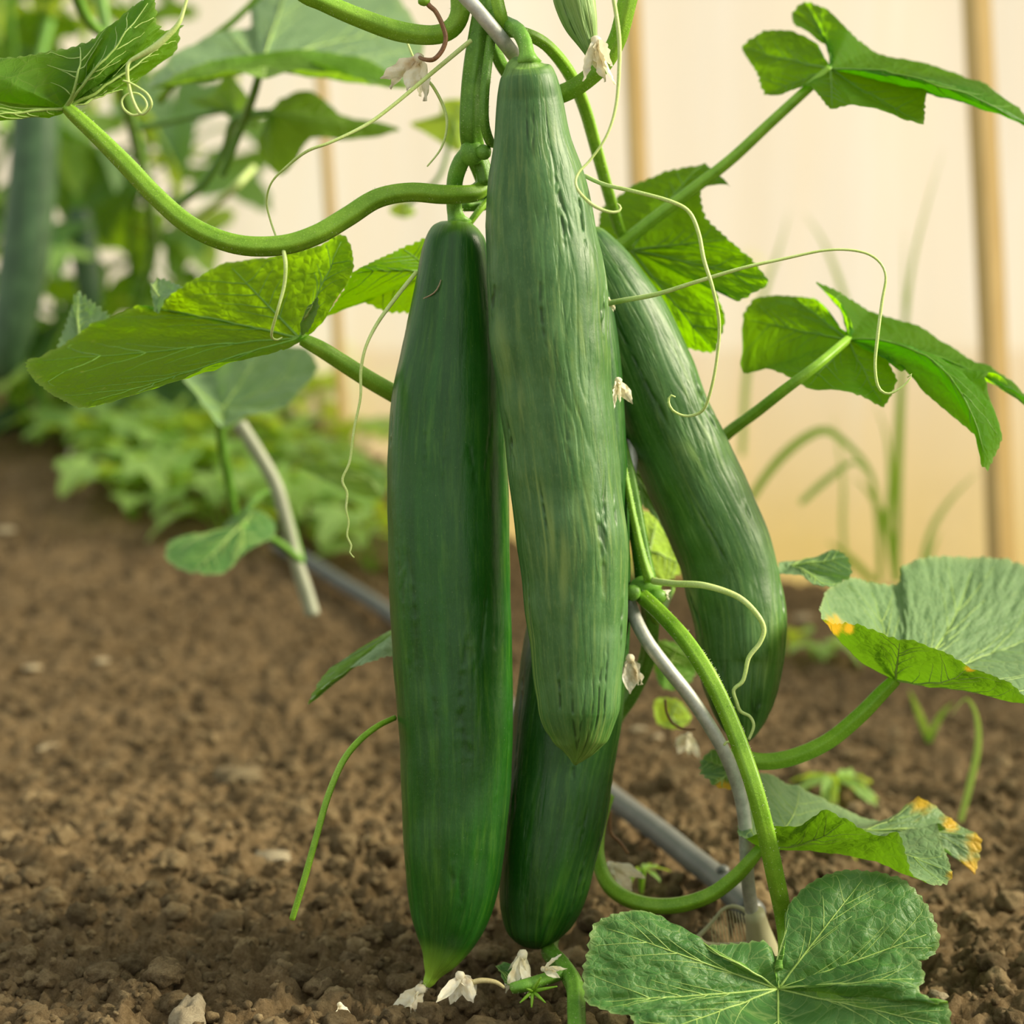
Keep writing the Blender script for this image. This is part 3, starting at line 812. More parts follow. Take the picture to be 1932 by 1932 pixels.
    for i_ in vi:
        if not flags[i_]: continue
        j0 = i_ * per; Lv = Lr[j0]
        pts = np.array([surf(j0 + 0.0, r) for r in np.linspace(0.0, 0.93, 22)])
        v_, q_, t_ = tube_arrays(pts, np.linspace(vr, vr * 0.25, 22), 6)
        parts.append((v_, q_, t_))
        for sgn in (-1, 1):
            for r0 in (0.22, 0.38, 0.54, 0.70):
                r0 += rr_.uniform(-0.05, 0.05)
                span = per * rr_.uniform(0.65, 0.95)
                rs = np.linspace(0, 1, 10)
                pp = np.array([surf((j0 + sgn * span * s ** 0.75) % nth, min(r0 + 0.30 * s, 0.96)) for s in rs])
                v_, q_, t_ = tube_arrays(pp, np.linspace(vr * 0.42, vr * 0.14, 10), 5)
                parts.append((v_, q_, t_))
    if parts:
        vv, ff = merge(parts); link_mesh('veins', vv, ff, M[veinmat], o)
    if petiole is not None:
        cc, rr2 = tube_px(petiole)
        tube('petiole', (cc, rr2), M[petmat], o, seg=18, ridge=0.11, nr=5, world=True)
        if hair: hairs(cc, rr2, M['hair'], o, 2400, 0.0008)
    return o

# ------------------------------------------------------------------ the foreground plant
plant = thing('cucumber_plant', P(1088, 1965, .955), 'foreground cucumber plant with ribbed hairy stem, broad leaves and long tendrils', 'plant')

stem_px = [(1088, 1965, .95, 34), (1086, 1900, .978, 34), (1084, 1860, 1.0, 34), (1064, 1824, 1.02, 33), (1036, 1790, 1.05, 32), (1050, 1740, 1.085, 30), (1110, 1560, 1.115, 30), (1150, 1380, 1.115, 30),
           (1190, 1310, 1.112, 30), (1222, 1240, 1.10, 30), (1228, 1160, 1.075, 34), (1222, 1110, 1.062, 40), (1210, 1040, 1.062, 34), (1196, 960, 1.065, 32), (1180, 880, 1.07, 32), (1150, 780, 1.09, 30), (1080, 620, 1.10, 30),
           (1000, 460, 1.08, 30), (930, 370, 1.05, 32), (908, 320, 1.03, 34), (893, 275, 1.01, 40), (888, 240, 1.0, 40), (890, 180, .998, 40), (896, 120, .998, 40), (905, 60, 1.0, 38), (915, 0, 1.0, 38), (918, -70, 1.0, 38)]
cc, rr = tube_px(stem_px, 260)
st = tube('stem', (cc, rr), M['stem_dark'], plant, seg=24, ridge=0.11, nr=5, world=True)
hairs(cc, rr, M['hair'], st, 2600, 0.0008)
# joints on the stem (swollen nodes)
def node(px, py, d, w, h, par, mat='stalk', seed=1):
    v0, f0 = ICO
    v = v0 * (1 + 0.18 * pn(v0[:, 0] * 2, v0[:, 1] * 2 + v0[:, 2], seed)[:, None])
    c = P(px, py, d)
    v = c + (v[:, :1] * w * RIGHT + v[:, 1:2] * w * 0.9 * FWD + v[:, 2:3] * h * UP) * d / F
    link_mesh('stem_node', v, f0, M[mat], par)
node(890, 288, 1.004, 24, 26, plant)
node(913, 287, 1.0, 15, 15, plant, 'stalk', 3)
node(1218, 1105, 1.055, 32, 20, plant, 'stalk', 5)
node(1240, 1125, 1.05, 18, 16, plant, 'stem_dark', 7)
node(1194, 1118, 1.045, 16, 17, plant, 'stem_dark', 8)
node(944, 50, .998, 20, 18, plant, 'stalk', 9)
# side shoots and strands
def strand(name, spec, mat='stem', hair=True, seg=16, ridge=0.10, dens=2400, label=None, par=None):
    c_, r_ = tube_px(spec)
    o = tube(name, (c_, r_), M[mat], par or plant, seg=seg, ridge=ridge, nr=5, world=True)
    if hair: hairs(c_, r_, M['hair'], o, dens, 0.0008)
    if label: o['label'] = label
    return o
strand('side_shoot', [(930, -60, .99, 24), (938, 0, .99, 24), (945, 30, .99, 24), (950, 55, .995, 22)], 'stem')
strand('side_shoot', [(927, 70, .995, 18), (920, 120, .99, 18), (914, 180, .988, 18), (914, 230, .99, 18), (922, 262, .995, 18), (930, 272, 1.0, 16)], 'stem_dark')
strand('side_shoot', [(917, 345, 1.01, 30), (912, 320, 1.01, 30), (905, 300, 1.01, 30)], 'stem_dark')
strand('side_shoot', [(925, 70, 1.03, 24), (945, 120, 1.04, 24), (975, 160, 1.06, 24)], 'stem_dark')
strand('side_shoot', [(1168, 840, 1.05, 12), (1180, 900, 1.05, 13), (1196, 980, 1.048, 14), (1212, 1050, 1.046, 17), (1226, 1096, 1.045, 22)], 'stem')
strand('side_shoot', [(875, 386, 1.04, 26), (905, 386, 1.045, 24), (935, 380, 1.05, 22)], 'stem_dark')
strand('side_shoot', [(884, 424, 1.035, 12), (905, 396, 1.035, 13), (925, 375, 1.04, 13)], 'stem')
strand('side_shoot', [(1200, -60, 1.0, 36), (1184, 0, 1.0, 36), (1166, 70, 1.005, 34), (1138, 120, 1.01, 34), (1095, 158, 1.015, 34), (1055, 178, 1.02, 34), (1020, 185, 1.03, 30)], 'stem')
strand('side_shoot', [(460, -120, .97, 34), (560, -22, .985, 33), (610, 4, .99, 34), (680, 34, .995, 36), (750, 58, 1.0, 38), (812, 66, 1.0, 36), (848, 56, 1.0, 36), (866, 30, 1.0, 36), (868, -10, 1.0, 38), (866, -50, 1.0, 38)], 'stem')
strand('side_shoot', [(1232, 1100, 1.05, 12), (1238, 1170, 1.075, 18), (1262, 1130, 1.11, 9), (1270, 1110, 1.12, 8)], 'stem', False)
strand('stem_stub', [(965, 1864, 1.0, 20), (985, 1860, 1.0, 24), (1020, 1850, 1.005, 24), (1060, 1836, 1.01, 22)], 'stalk')
strand('stem_stub', [(745, 1354, 1.03, 10), (712, 1370, 1.02, 11), (675, 1400, 1.01, 12), (645, 1440, 1.0, 12), (618, 1505, .995, 12), (598, 1575, .992, 12), (574, 1660, .99, 12), (551, 1735, .99, 11)], 'stem', False, label='bare cut leaf stalk arching down to the left')

# --- leaves ---
PET1 = [(912, 318, 1.02, 28), (915, 345, 1.015, 32), (898, 362, 1.01, 32), (870, 366, 1.005, 33), (830, 366, 1.0, 35), (770, 362, .995, 35), (710, 374, .99, 36), (655, 408, .985, 37), (600, 440, .98, 37), (540, 460, .978, 37), (470, 463, .976, 37),
        (410, 449, .975, 36), (350, 418, .975, 35), (290, 365, .975, 34), (240, 312, .975, 33), (185, 257, .975, 30), (140, 215, .975, 26), (124, 201, .975, 20)]
leaf((122, 205, .975), [(90, 222, .973), (-60, 224, .95, 1), (-170, 172, .95), (-60, 120, .97, 0, (30, 160, .96)), (60, 106, .985, 0), (150, 84, .99, 1, (150, 140, .97)), (220, 38, .985),
     (286, -2, .985, 1, (205, 110, .965)), (303, 45, 1.0, 0, (215, 125, .97)), (314, 62, 1.01), (343, 48, 1.02, 1, (240, 130, .985)), (336, 84, 1.03), (285, 128, 1.035), (237, 168, 1.03, 1, (185, 178, 1.01)), (190, 172, 1.02), (150, 188, 1.0)],
     M['leaf_net'], plant, 'under', petiole=PET1, hair=True, seed=1, pucker=0.0014, vr=0.0010, veinmat='vein', label='leaf at the top left corner, seen from below with a netted underside')
leaf((165, 170, 1.0), [(125, 200, .99), (150, 150, 1.0), (200, 114, 1.01, 1), (240, 96, 1.01), (243, 106, 1.0), (215, 132, .99), (170, 165, .985)], M['leaf_grey'], plant, 'top', seed=2, tooth=.03, nr=14, label='folded grey-green lobe behind the top left leaf')
PET2 = [(760, 752, 1.06, 32), (735, 738, 1.055, 32), (690, 712, 1.05, 31), (640, 680, 1.045, 30), (600, 655, 1.04, 28), (570, 640, 1.04, 22)]
leaf((565, 638, 1.04), [(530, 662, 1.02), (420, 684, 1.0), (330, 724, .985), (230, 748, .98), (145, 772, .985, 1), (88, 735, 1.02), (48, 690, 1.06, 1), (125, 642, 1.10), (190, 606, 1.105), (262, 575, 1.105, 1), (292, 580, 1.10), (335, 546, 1.10), (430, 498, 1.095, 1), (535, 478, 1.08), (600, 465, 1.07), (652, 446, 1.06, 1), (664, 510, 1.045), (622, 588, 1.04), (588, 628, 1.04)],
     M['leaf_spotted'], plant, 'under', petiole=PET2, seed=3, pucker=0.001, vr=0.0008, tooth=.012, veinmat='vein_under', label='broad bright green leaf at mid left, seen from below', nr=40)
leaf((300, 560, 1.09), [(294, 590, 1.085), (287, 560, 1.09), (284, 535, 1.10, 1), (300, 522, 1.10), (325, 536, 1.095), (345, 545, 1.085), (320, 562, 1.08)], M['leaf_grey'], plant, 'top', seed=5, nr=12, tooth=.03, label='curled grey-green fold on the mid left leaf')
leaf((150, 640, 1.13), [(110, 660, 1.13), (122, 615, 1.14), (135, 575, 1.15), (150, 554, 1.15, 1), (180, 575, 1.14), (206, 596, 1.13), (185, 616, 1.12), (140, 650, 1.12)], M['leaf_grey'], plant, 'top', seed=6, nr=14, tooth=.03, label='curled grey-green lobe behind the mid left leaf')
leaf((820, 512, 1.10), [(835, 440, 1.1), (800, 448, 1.09), (760, 468, 1.08, 1), (700, 496, 1.06), (664, 515, 1.05, 1), (630, 575, 1.07), (618, 600, 1.08), (680, 572, 1.09, 1), (725, 586, 1.1), (770, 588, 1.11), (830, 600, 1.12)], M['leaf_spotted'], plant, 'under', seed=7, veinmat='vein_under', label='small leaf between the mid left leaf and the left cucumber')
leaf((573, 600, 1.02), [(568, 630, 1.03), (570, 605, 1.02), (590, 570, 1.01, 1), (600, 566, 1.01), (598, 590, 1.015), (580, 625, 1.03)], M['leaf_grey'], plant, 'top', seed=8, nr=10, tooth=.02)
PR1 = [(1160, 470, 1.12, 22), (1240, 408, 1.12, 22), (1310, 355, 1.12, 21), (1380, 300, 1.12, 20), (1450, 235, 1.12, 19), (1510, 180, 1.12, 18), (1552, 142, 1.12, 16), (1566, 129, 1.12, 14)]
leaf((1567, 130, 1.12), [(1561, 121, 1.12), (1543, 83, 1.14), (1494, 56, 1.16), (1440, 57, 1.17), (1398, 88, 1.17, 1), (1428, 138, 1.15), (1440, 173, 1.14, 1), (1496, 172, 1.12), (1530, 162, 1.11), (1568, 199, 1.09, 1), (1608, 194, 1.08), (1690, 224, 1.08), (1742, 232, 1.08, 1), (1750, 170, 1.10), (1800, 178, 1.10), (1860, 205, 1.10),
     (1965, 250, 1.10, 1, (1760, 160, 1.08)), (1900, 190, 1.12, 0, (1750, 150, 1.09)), (1850, 150, 1.15), (1770, 130, 1.15), (1700, 112, 1.15), (1650, 92, 1.15), (1600, 58, 1.14), (1556, 14, 1.16), (1515, -2, 1.17, 1, (1553, 70, 1.145)), (1494, 20, 1.17, 0, (1556, 76, 1.142)), (1500, 48, 1.155, 0, (1566, 78, 1.14)), (1567, 84, 1.14, 0, (1573, 104, 1.13)), (1575, 112, 1.125)],
     M['leaf'], plant, 'under', petiole=PR1, seed=9, tension=0.6, pucker=.0012, vr=.0007, veinmat='vein_under', label='highest leaf at right, pointed and lit through from behind')
PR2 = [(1330, 860, 1.13, 24), (1375, 815, 1.12, 22), (1425, 778, 1.10, 21), (1480, 735, 1.075, 20), (1540, 690, 1.072, 18), (1590, 648, 1.09, 16), (1600, 640, 1.10, 14)]
leaf((1600, 641, 1.10), [(1590, 624, 1.10), (1570, 592, 1.12), (1540, 565, 1.135), (1490, 552, 1.15, 1), (1425, 565, 1.16), (1400, 600, 1.155, 1), (1399, 702, 1.13), (1450, 698, 1.11), (1520, 726, 1.085, 1), (1600, 745, 1.07), (1668, 768, 1.07, 1), (1692, 716, 1.08), (1676, 678, 1.09), (1700, 696, 1.07, 0, (1650, 665, 1.085)), (1760, 752, 1.06, 0, (1690, 675, 1.08)), (1838, 820, 1.05, 0, (1745, 690, 1.07)),
     (1863, 888, 1.04, 1, (1775, 690, 1.06)), (1893, 820, 1.05, 0, (1790, 685, 1.07)), (1858, 714, 1.07), (1890, 712, 1.08), (1975, 790, 1.07, 1, (1800, 680, 1.085)), (1930, 742, 1.10), (1870, 690, 1.12), (1842, 678, 1.13), (1770, 640, 1.13), (1690, 598, 1.13), (1640, 585, 1.13), (1598, 556, 1.12), (1538, 531, 1.11, 1, (1590, 586, 1.11)), (1582, 574, 1.10, 0, (1604, 606, 1.10)), (1612, 624, 1.10)],
     M['leaf'], plant, 'under', petiole=PR2, seed=10, tension=0.6, pucker=.0012, vr=.0007, veinmat='vein_under', label='middle leaf at right, drooping tip, lit through from behind')
PR0 = [(950, 60, 1.0, 22), (985, 62, 1.0, 22), (1030, 85, 1.01, 23), (1072, 135, 1.03, 24), (1102, 200, 1.06, 23), (1128, 290, 1.08, 22), (1150, 370, 1.10, 21), (1168, 430, 1.12, 20), (1188, 470, 1.13, 16)]
leaf((1190, 472, 1.135), [(1130, 420, 1.15), (1140, 385, 1.16), (1200, 348, 1.17), (1265, 323, 1.17), (1330, 307, 1.16, 1, (1270, 375, 1.145)), (1376, 354, 1.13, 0, (1290, 360, 1.14)), (1320, 352, 1.13), (1330, 408, 1.12), (1375, 452, 1.11, 1), (1412, 482, 1.11), (1450, 531, 1.10, 1), (1420, 552, 1.10), (1388, 567, 1.10), (1352, 548, 1.11), (1370, 600, 1.11), (1350, 664, 1.11, 1), (1300, 658, 1.12), (1220, 620, 1.13), (1150, 540, 1.14)],
     M['leaf'], plant, 'under', petiole=PR0, hair=True, seed=11, tension=0.5, pucker=.0012, vr=.0010, veinmat='vein_under', label='leaf behind the curved cucumber, its upper edge folded over')
PR3 = [(1380, 1420, 1.07, 30), (1430, 1436, 1.065, 30), (1490, 1430, 1.06, 30), (1560, 1400, 1.055, 29), (1620, 1352, 1.05, 28), (1665, 1306, 1.05, 26), (1690, 1282, 1.05, 22)]
leaf((1690, 1283, 1.05), [(1555, 1120, 1.10, 0, (1615, 1210, 1.075)), (1548, 1150, 1.06, 1, (1610, 1225, 1.06)), (1562, 1178, 1.02, 0, (1610, 1235, 1.035)), (1595, 1178, 1.0, 0, (1640, 1240, 1.02)), (1640, 1186, .985), (1700, 1200, .98, 1), (1765, 1228, .98), (1830, 1258, .985, 1, (1770, 1284, 1.01)), (1900, 1282, 1.0, 0, (1800, 1296, 1.02)), (1965, 1335, 1.01, 1, (1820, 1298, 1.03)),
     (2060, 1250, 1.08), (2050, 1150, 1.16, 1, (1870, 1230, 1.10)), (1960, 1085, 1.19, 0, (1850, 1215, 1.11)), (1900, 1056, 1.20, 0, (1815, 1205, 1.11)), (1840, 1048, 1.20, 1, (1780, 1200, 1.11)), (1760, 1052, 1.19, 0, (1740, 1200, 1.105)), (1702, 1068, 1.17, 0, (1712, 1202, 1.10)), (1694, 1100, 1.16, 0, (1700, 1205, 1.10)), (1640, 1096, 1.15, 1, (1675, 1208, 1.095)), (1590, 1092, 1.13, 0, (1645, 1208, 1.085))],
     M['leaf_grey'], plant, 'top', petiole=PR3, petmat='stem', seed=12, pucker=.0013, vr=.0008, yellow=[(1572, 1182, 26), (1600, 1186, 14), (1830, 1262, 10)], label='cupped grey-green leaf at right with its near rim folded up')
leaf((1492, 1068, 1.12), [(1470, 1062, 1.12), (1500, 1056, 1.13), (1545, 1052, 1.13, 1), (1575, 1040, 1.12), (1600, 1055, 1.11, 1), (1608, 1085, 1.10), (1590, 1098, 1.10), (1560, 1105, 1.09, 1), (1535, 1098, 1.09), (1510, 1086, 1.10), (1470, 1085, 1.11)], M['leaf_grey'], plant, 'top', seed=13, nr=16, label='small folded leaf just right of the curved cucumber')
PR4 = [(1148, 1500, 1.11, 22), (1130, 1560, 1.10, 24), (1128, 1620, 1.09, 26), (1152, 1674, 1.08, 28), (1205, 1703, 1.07, 29), (1270, 1708, 1.065, 29), (1335, 1690, 1.06, 28), (1385, 1655, 1.055, 27), (1418, 1620, 1.05, 24), (1434, 1600, 1.05, 20)]
leaf((1434, 1602, 1.05), [(1395, 1580, 1.05), (1400, 1500, 1.08, 1, (1412, 1560, 1.06)), (1436, 1458, 1.11, 0), (1505, 1484, 1.13, 1, (1490, 1550, 1.085)), (1580, 1524, 1.14, 0, (1530, 1565, 1.085)), (1665, 1546, 1.13, 0, (1580, 1572, 1.08)), (1735, 1510, 1.10, 1, (1620, 1575, 1.07)), (1795, 1543, 1.09, 0, (1650, 1566, 1.07)), (1853, 1583, 1.08, 1, (1665, 1568, 1.07)), (1840, 1650, 1.075, 0, (1668, 1572, 1.068)), (1824, 1598, 1.078, 0, (1660, 1574, 1.066)), (1788, 1566, 1.08, 0, (1640, 1577, 1.062)), (1768, 1550, 1.07, 0, (1640, 1580, 1.06)),
     (1782, 1605, 1.04, 0, (1640, 1600, 1.045)), (1796, 1655, 1.02, 1, (1640, 1605, 1.04)), (1768, 1669, 1.01, 0, (1620, 1612, 1.03)), (1722, 1645, 1.0, 0, (1590, 1612, 1.03)), (1694, 1578, .99, 0, (1580, 1602, 1.02)), (1655, 1580, .985, 0, (1550, 1596, 1.02)), (1600, 1546, .98, 1, (1530, 1590, 1.02)), (1550, 1524, .98, 0, (1500, 1580, 1.02)), (1505, 1564, .99), (1452, 1562, 1.0)],
     M['leaf_grey'], plant, 'top', petiole=PR4, petmat='stem', seed=14, pucker=.0012, vr=.0006, yellow=[(1738, 1508, 34), (1850, 1590, 34), (1836, 1644, 40), (1795, 1552, 22), (1796, 1655, 12)], label='low folded leaf at right with a scorched yellow tip')
PR5 = [(1212, 1125, 1.05, 28), (1250, 1160, 1.03, 29), (1295, 1210, 1.01, 31), (1335, 1270, 1.0, 32), (1370, 1340, .995, 32), (1400, 1415, .99, 33), (1425, 1490, .985, 33), (1448, 1580, .99, 34), (1465, 1660, 1.005, 34), (1477, 1720, 1.02, 32), (1480, 1770, 1.02, 24), (1476, 1820, 1.005, 16), (1468, 1862, .984, 11)]
leaf((1468, 1866, .98), [(1462, 1800, .985), (1440, 1778, .985), (1380, 1784, .985), (1312, 1782, .98), (1276, 1750, .98, 1), (1250, 1726, .98), (1180, 1720, .975), (1122, 1742, .97, 1), (1108, 1800, .965), (1098, 1832, .96), (1106, 1890, .955, 1), (1150, 1912, .95), (1190, 1918, .95), (1205, 1960, .945, 1), (1330, 2050, .93), (1470, 2080, .92, 1), (1600, 2060, .93), (1760, 1990, .94), (1794, 1935, .945, 1),
     (1792, 1896, .95), (1762, 1892, .95), (1732, 1868, .955, 0, (1610, 1860, .955)), (1746, 1846, .96, 1, (1610, 1850, .958)), (1728, 1812, .965, 0, (1610, 1835, .962)), (1700, 1782, .97), (1722, 1812, .985, 0, (1590, 1830, .972)), (1766, 1800, .99), (1770, 1755, .995, 1), (1740, 1695, 1.0), (1700, 1656, 1.005, 0), (1640, 1640, 1.005, 1), (1560, 1652, 1.005), (1500, 1692, 1.0), (1474, 1752, .99, 1), (1472, 1800, .985)],
     M['leaf_low'], plant, 'top', petiole=PR5, hair=True, seed=15, pucker=.0015, vr=.00065, bulge=0.006, tension=0.35, label='largest dark leaf at the bottom right, seen from above with pale veins', nr=46, nth=35 * 14)
leaf((740, 1195, 1.10), [(760, 1185, 1.11), (735, 1190, 1.10), (680, 1222, 1.09), (625, 1262, 1.08), (598, 1296, 1.08), (583, 1326, 1.08, 1), (612, 1300, 1.07), (660, 1264, 1.07), (715, 1240, 1.08), (745, 1236, 1.09), (760, 1232, 1.10)], M['leaf_mint'], plant, 'top', seed=16, nr=16, label='slim pale leaf tip left of the left cucumber')
leaf((1390, 1450, 1.09), [(1352, 1415, 1.1), (1325, 1432, 1.1, 1), (1322, 1462, 1.09), (1345, 1478, 1.08, 1), (1366, 1486, 1.08), (1382, 1480, 1.08)], M['leaf_low'], plant, 'top', seed=17, nr=12, yellow=[(1365, 1486, 25)], label='tiny crinkled leaf left of the metal rod')
leaf((1195, 890, 1.13), [(1190, 850, 1.13), (1220, 900, 1.13, 1), (1262, 990, 1.13), (1272, 1040, 1.12, 1), (1235, 970, 1.12), (1200, 945, 1.12), (1186, 930, 1.12)], M['leaf_low'], plant, 'top', seed=18, nr=12, label='dark little leaf behind the curved cucumber')
leaf((1225, 1040, 1.16), [(1200, 960, 1.18), (1240, 975, 1.18, 1), (1275, 1030, 1.17), (1292, 1070, 1.16, 1), (1255, 1100, 1.15), (1215, 1090, 1.15, 1), (1195, 1020, 1.16)], M['leaf_weed'], plant, 'under', seed=19, nr=12, label='bright little leaf in the gap left of the curved cucumber')
leaf((1260, 1260, 1.2), [(1230, 1210, 1.2), (1280, 1215, 1.2, 1), (1315, 1260, 1.2), (1290, 1300, 1.19, 1), (1250, 1300, 1.19), (1235, 1262, 1.2)], M['leaf_low'], plant, 'under', seed=20, nr=12)
leaf((1265, 1350, 1.25), [(1235, 1320, 1.25), (1280, 1320, 1.25, 1), (1305, 1355, 1.25), (1280, 1375, 1.25, 1), (1240, 1365, 1.25)], M['leaf_weed'], plant, 'under', seed=21, nr=12)
leaf((985, 1850, 1.01), [(935, 1820, 1.02), (950, 1850, 1.005, 1), (975, 1868, 1.0), (1000, 1862, 1.0, 1), (990, 1838, 1.01), (960, 1815, 1.02)], M['leaf_low'], plant, 'top', seed=22, nr=12)
for k_, (x_, y_) in enumerate([(1000, 1868), (1016, 1880), (1004, 1884), (1026, 1866), (1012, 1858), (994, 1880)]):
    tube('sepal', [(1005, 1870, .995, 5), ((1005 + x_) / 2, (1870 + y_) / 2, .99, 8), (1005 + (x_ - 1005) * 2.2, 1870 + (y_ - 1870) * 2.2, .987, 3)], M['stem'], plant, seg=6)

# --- tendrils ---
def tendril(spec, mat='tendril', label=None, n=None):
    o = tube('tendril', spec, M[mat], plant, seg=8, n=n or 90)
    if label: o['label'] = label
tendril([(365, -40, .95, 5), (352, 0, .95, 6), (338, 42, .95, 9), (318, 66, .95, 12), (290, 90, .95, 13), (262, 106, .95, 10), (245, 116, .95, 7), (240, 132, .95, 7), (243, 160, .952, 6), (252, 192, .952, 6), (266, 215, .952, 6), (280, 208, .95, 5), (286, 195, .948, 5), (278, 178, .948, 5), (262, 166, .95, 5), (245, 156, .95, 4), (232, 152, .95, 4)], label='looping tendril hanging in front of the top left leaf')
tendril([(266, 215, .955, 5), (250, 217, .955, 5), (234, 206, .955, 5), (230, 190, .955, 4), (240, 178, .955, 4), (258, 176, .955, 4), (272, 186, .955, 4), (277, 200, .955, 4), (268, 212, .955, 4), (255, 216, .955, 3)], label='coiled end of the looping tendril')
tendril([(889, 76, .99, 9), (860, 100, .99, 9), (800, 150, .99, 8), (740, 200, .985, 7), (690, 236, .98, 7), (625, 268, .975, 6), (580, 285, .975, 6), (540, 315, .98, 5), (512, 345, .985, 4), (503, 380, .995, 4), (510, 415, 1.0, 4), (522, 450, 1.0, 4)], label='long tendril sweeping down left from the stem')
tendril([(535, 474, .975, 8), (539, 500, .97, 8), (536, 540, .97, 7), (524, 585, .97, 6), (514, 620, .975, 6), (513, 636, .98, 5), (522, 641, .985, 4), (532, 637, .99, 3)], label='short tendril hanging in front of the mid left leaf')
tendril([(765, 72, 1.02, 4), (790, 130, 1.01, 5), (818, 165, 1.0, 6), (838, 205, 1.0, 6), (843, 240, 1.0, 5), (832, 280, 1.0, 4), (806, 314, 1.0, 3)], label='thin tendril curving below the dried blossom')
tendril([(785, 514, 1.0, 8), (748, 560, .99, 8), (712, 610, .98, 7), (690, 655, .975, 6), (681, 700, .975, 6), (680, 750, .975, 5), (668, 810, .975, 5), (660, 870, .975, 5), (646, 905, .975, 5), (655, 930, .975, 5), (653, 960, .975, 4), (658, 985, .975, 4), (655, 1010, .975, 4), (663, 1030, .975, 4), (660, 1042, .975, 3), (668, 1052, .975, 3)], label='kinked tendril falling left of the left cucumber')
tendril([(1150, -40, .95, 7), (1158, 0, .95, 8), (1168, 70, .95, 8), (1168, 130, .95, 7), (1162, 200, .95, 6), (1145, 255, .95, 5), (1115, 300, .95, 5), (1092, 325, .948, 5), (1086, 345, .946, 5), (1095, 365, .945, 6), (1120, 388, .944, 7), (1150, 400, .944, 6), (1168, 398, .945, 5), (1171, 390, .945, 4), (1164, 384, .945, 3)], label='tendril hooking across the neck of the nearest cucumber')
tendril([(1104, 332, 1.0, 8), (1140, 348, .98, 8), (1200, 362, .97, 8), (1265, 380, .965, 8), (1300, 400, .965, 8), (1318, 440, .965, 8), (1328, 490, .965, 8), (1345, 545, .965, 7), (1357, 610, .97, 7), (1352, 680, .975, 6), (1340, 740, .98, 6), (1325, 775, .985, 6), (1295, 785, .99, 5), (1270, 775, .99, 5), (1261, 757, .99, 5), (1266, 746, .99, 4), (1274, 749, .99, 3)], label='hook-ended tendril hanging over the curved cucumber')
tendril([(1150, 572, 1.03, 11), (1180, 566, 1.01, 10), (1240, 555, 1.0, 9), (1310, 533, .99, 8), (1400, 506, .985, 7), (1480, 488, .985, 6), (1560, 472, .985, 5), (1620, 474, .985, 5), (1655, 490, .985, 5), (1671, 520, .985, 5), (1664, 570, .985, 6), (1655, 640, .985, 7), (1651, 690, .985, 6), (1657, 730, .985, 6), (1675, 743, .985, 5), (1698, 733, .985, 4), (1716, 716, .985, 3), (1720, 706, .985, 3), (1712, 712, .985, 3)], label='longest tendril arching right across the middle leaf')
tendril([(1232, 1096, 1.04, 14), (1270, 1101, 1.03, 13), (1330, 1105, 1.02, 13), (1390, 1125, 1.015, 12), (1425, 1155, 1.01, 11), (1441, 1185, 1.01, 10), (1434, 1212, 1.01, 9), (1413, 1240, 1.01, 9), (1406, 1270, 1.01, 8), (1400, 1287, 1.01, 8), (1384, 1302, 1.01, 7), (1390, 1325, 1.01, 7), (1397, 1342, 1.01, 7), (1415, 1352, 1.01, 6), (1422, 1370, 1.01, 6), (1413, 1395, 1.01, 5)], label='thick wavy tendril in front of the curved cucumber')
tendril([(1366, 1406, 1.0, 5), (1372, 1400, 1.0, 5), (1384, 1402, 1.0, 4), (1388, 1410, 1.0, 4), (1380, 1413, 1.0, 3)], n=24)
tendril([(1255, 1320, 1.12, 5), (1258, 1345, 1.12, 5), (1270, 1365, 1.12, 5), (1290, 1375, 1.12, 4), (1312, 1376, 1.12, 4)], 'brown', n=24)
tendril([(1150, 1530, 1.12, 8), (1152, 1570, 1.12, 7), (1170, 1590, 1.12, 6), (1185, 1610, 1.12, 5)], 'brown', n=24)
tendril([(798, -30, .985, 10), (806, 5, .985, 10), (822, 22, .985, 9), (835, 48, .985, 9), (841, 72, .985, 9), (834, 95, .985, 9), (818, 112, .985, 9), (800, 112, .99, 8), (792, 108, .995, 7)], 'brown', label='brown dried blossom stalk at the top')
tendril([(884, 1856, 1.0, 11), (908, 1850, 1.0, 11), (935, 1853, 1.0, 9), (952, 1864, 1.0, 6)], 'tendril_dry', n=20)
node(800, 2, .985, 12, 10, plant, 'stem', 12)

# ------------------------------------------------------------------ metal spiral rod, pipe, clip
rod_px = [(850, -80, .985, 28), (868, -20, .985, 28), (900, 18, .985, 28), (935, 60, .988, 28), (965, 98, 1.0, 28), (1000, 150, 1.06, 28), (1060, 330, 1.11, 27), (1120, 520, 1.135, 27), (1155, 680, 1.12, 27), (1180, 760, 1.10, 27), (1191, 810, 1.085, 27),
          (1190, 870, 1.075, 26), (1183, 930, 1.07, 26), (1175, 1010, 1.075, 26), (1176, 1090, 1.065, 26), (1192, 1150, 1.055, 26), (1218, 1205, 1.045, 26), (1260, 1262, 1.04, 26), (1300, 1312, 1.04, 26), (1340, 1372, 1.04, 26), (1372, 1430, 1.045, 26),
          (1394, 1490, 1.055, 26), (1405, 1550, 1.06, 26), (1408, 1610, 1.065, 26), (1412, 1670, 1.07, 26), (1422, 1740, 1.08, 26), (1434, 1800, 1.09, 26)]
cc, rr = tube_px(rod_px, 240)
e = thing('support_rod', cc[-1], 'grey spiral metal support rod winding behind the cucumbers', 'rod')
tube('rod_wire', (cc, rr), M['metal'], e, seg=20, world=True)
tube('foot_sleeve', [(1424, 1722, 1.075, 38), (1428, 1745, 1.08, 44), (1436, 1775, 1.085, 52), (1444, 1800, 1.09, 56)], M['sleeve'], e, seg=20, label='pale yellowish sleeve')
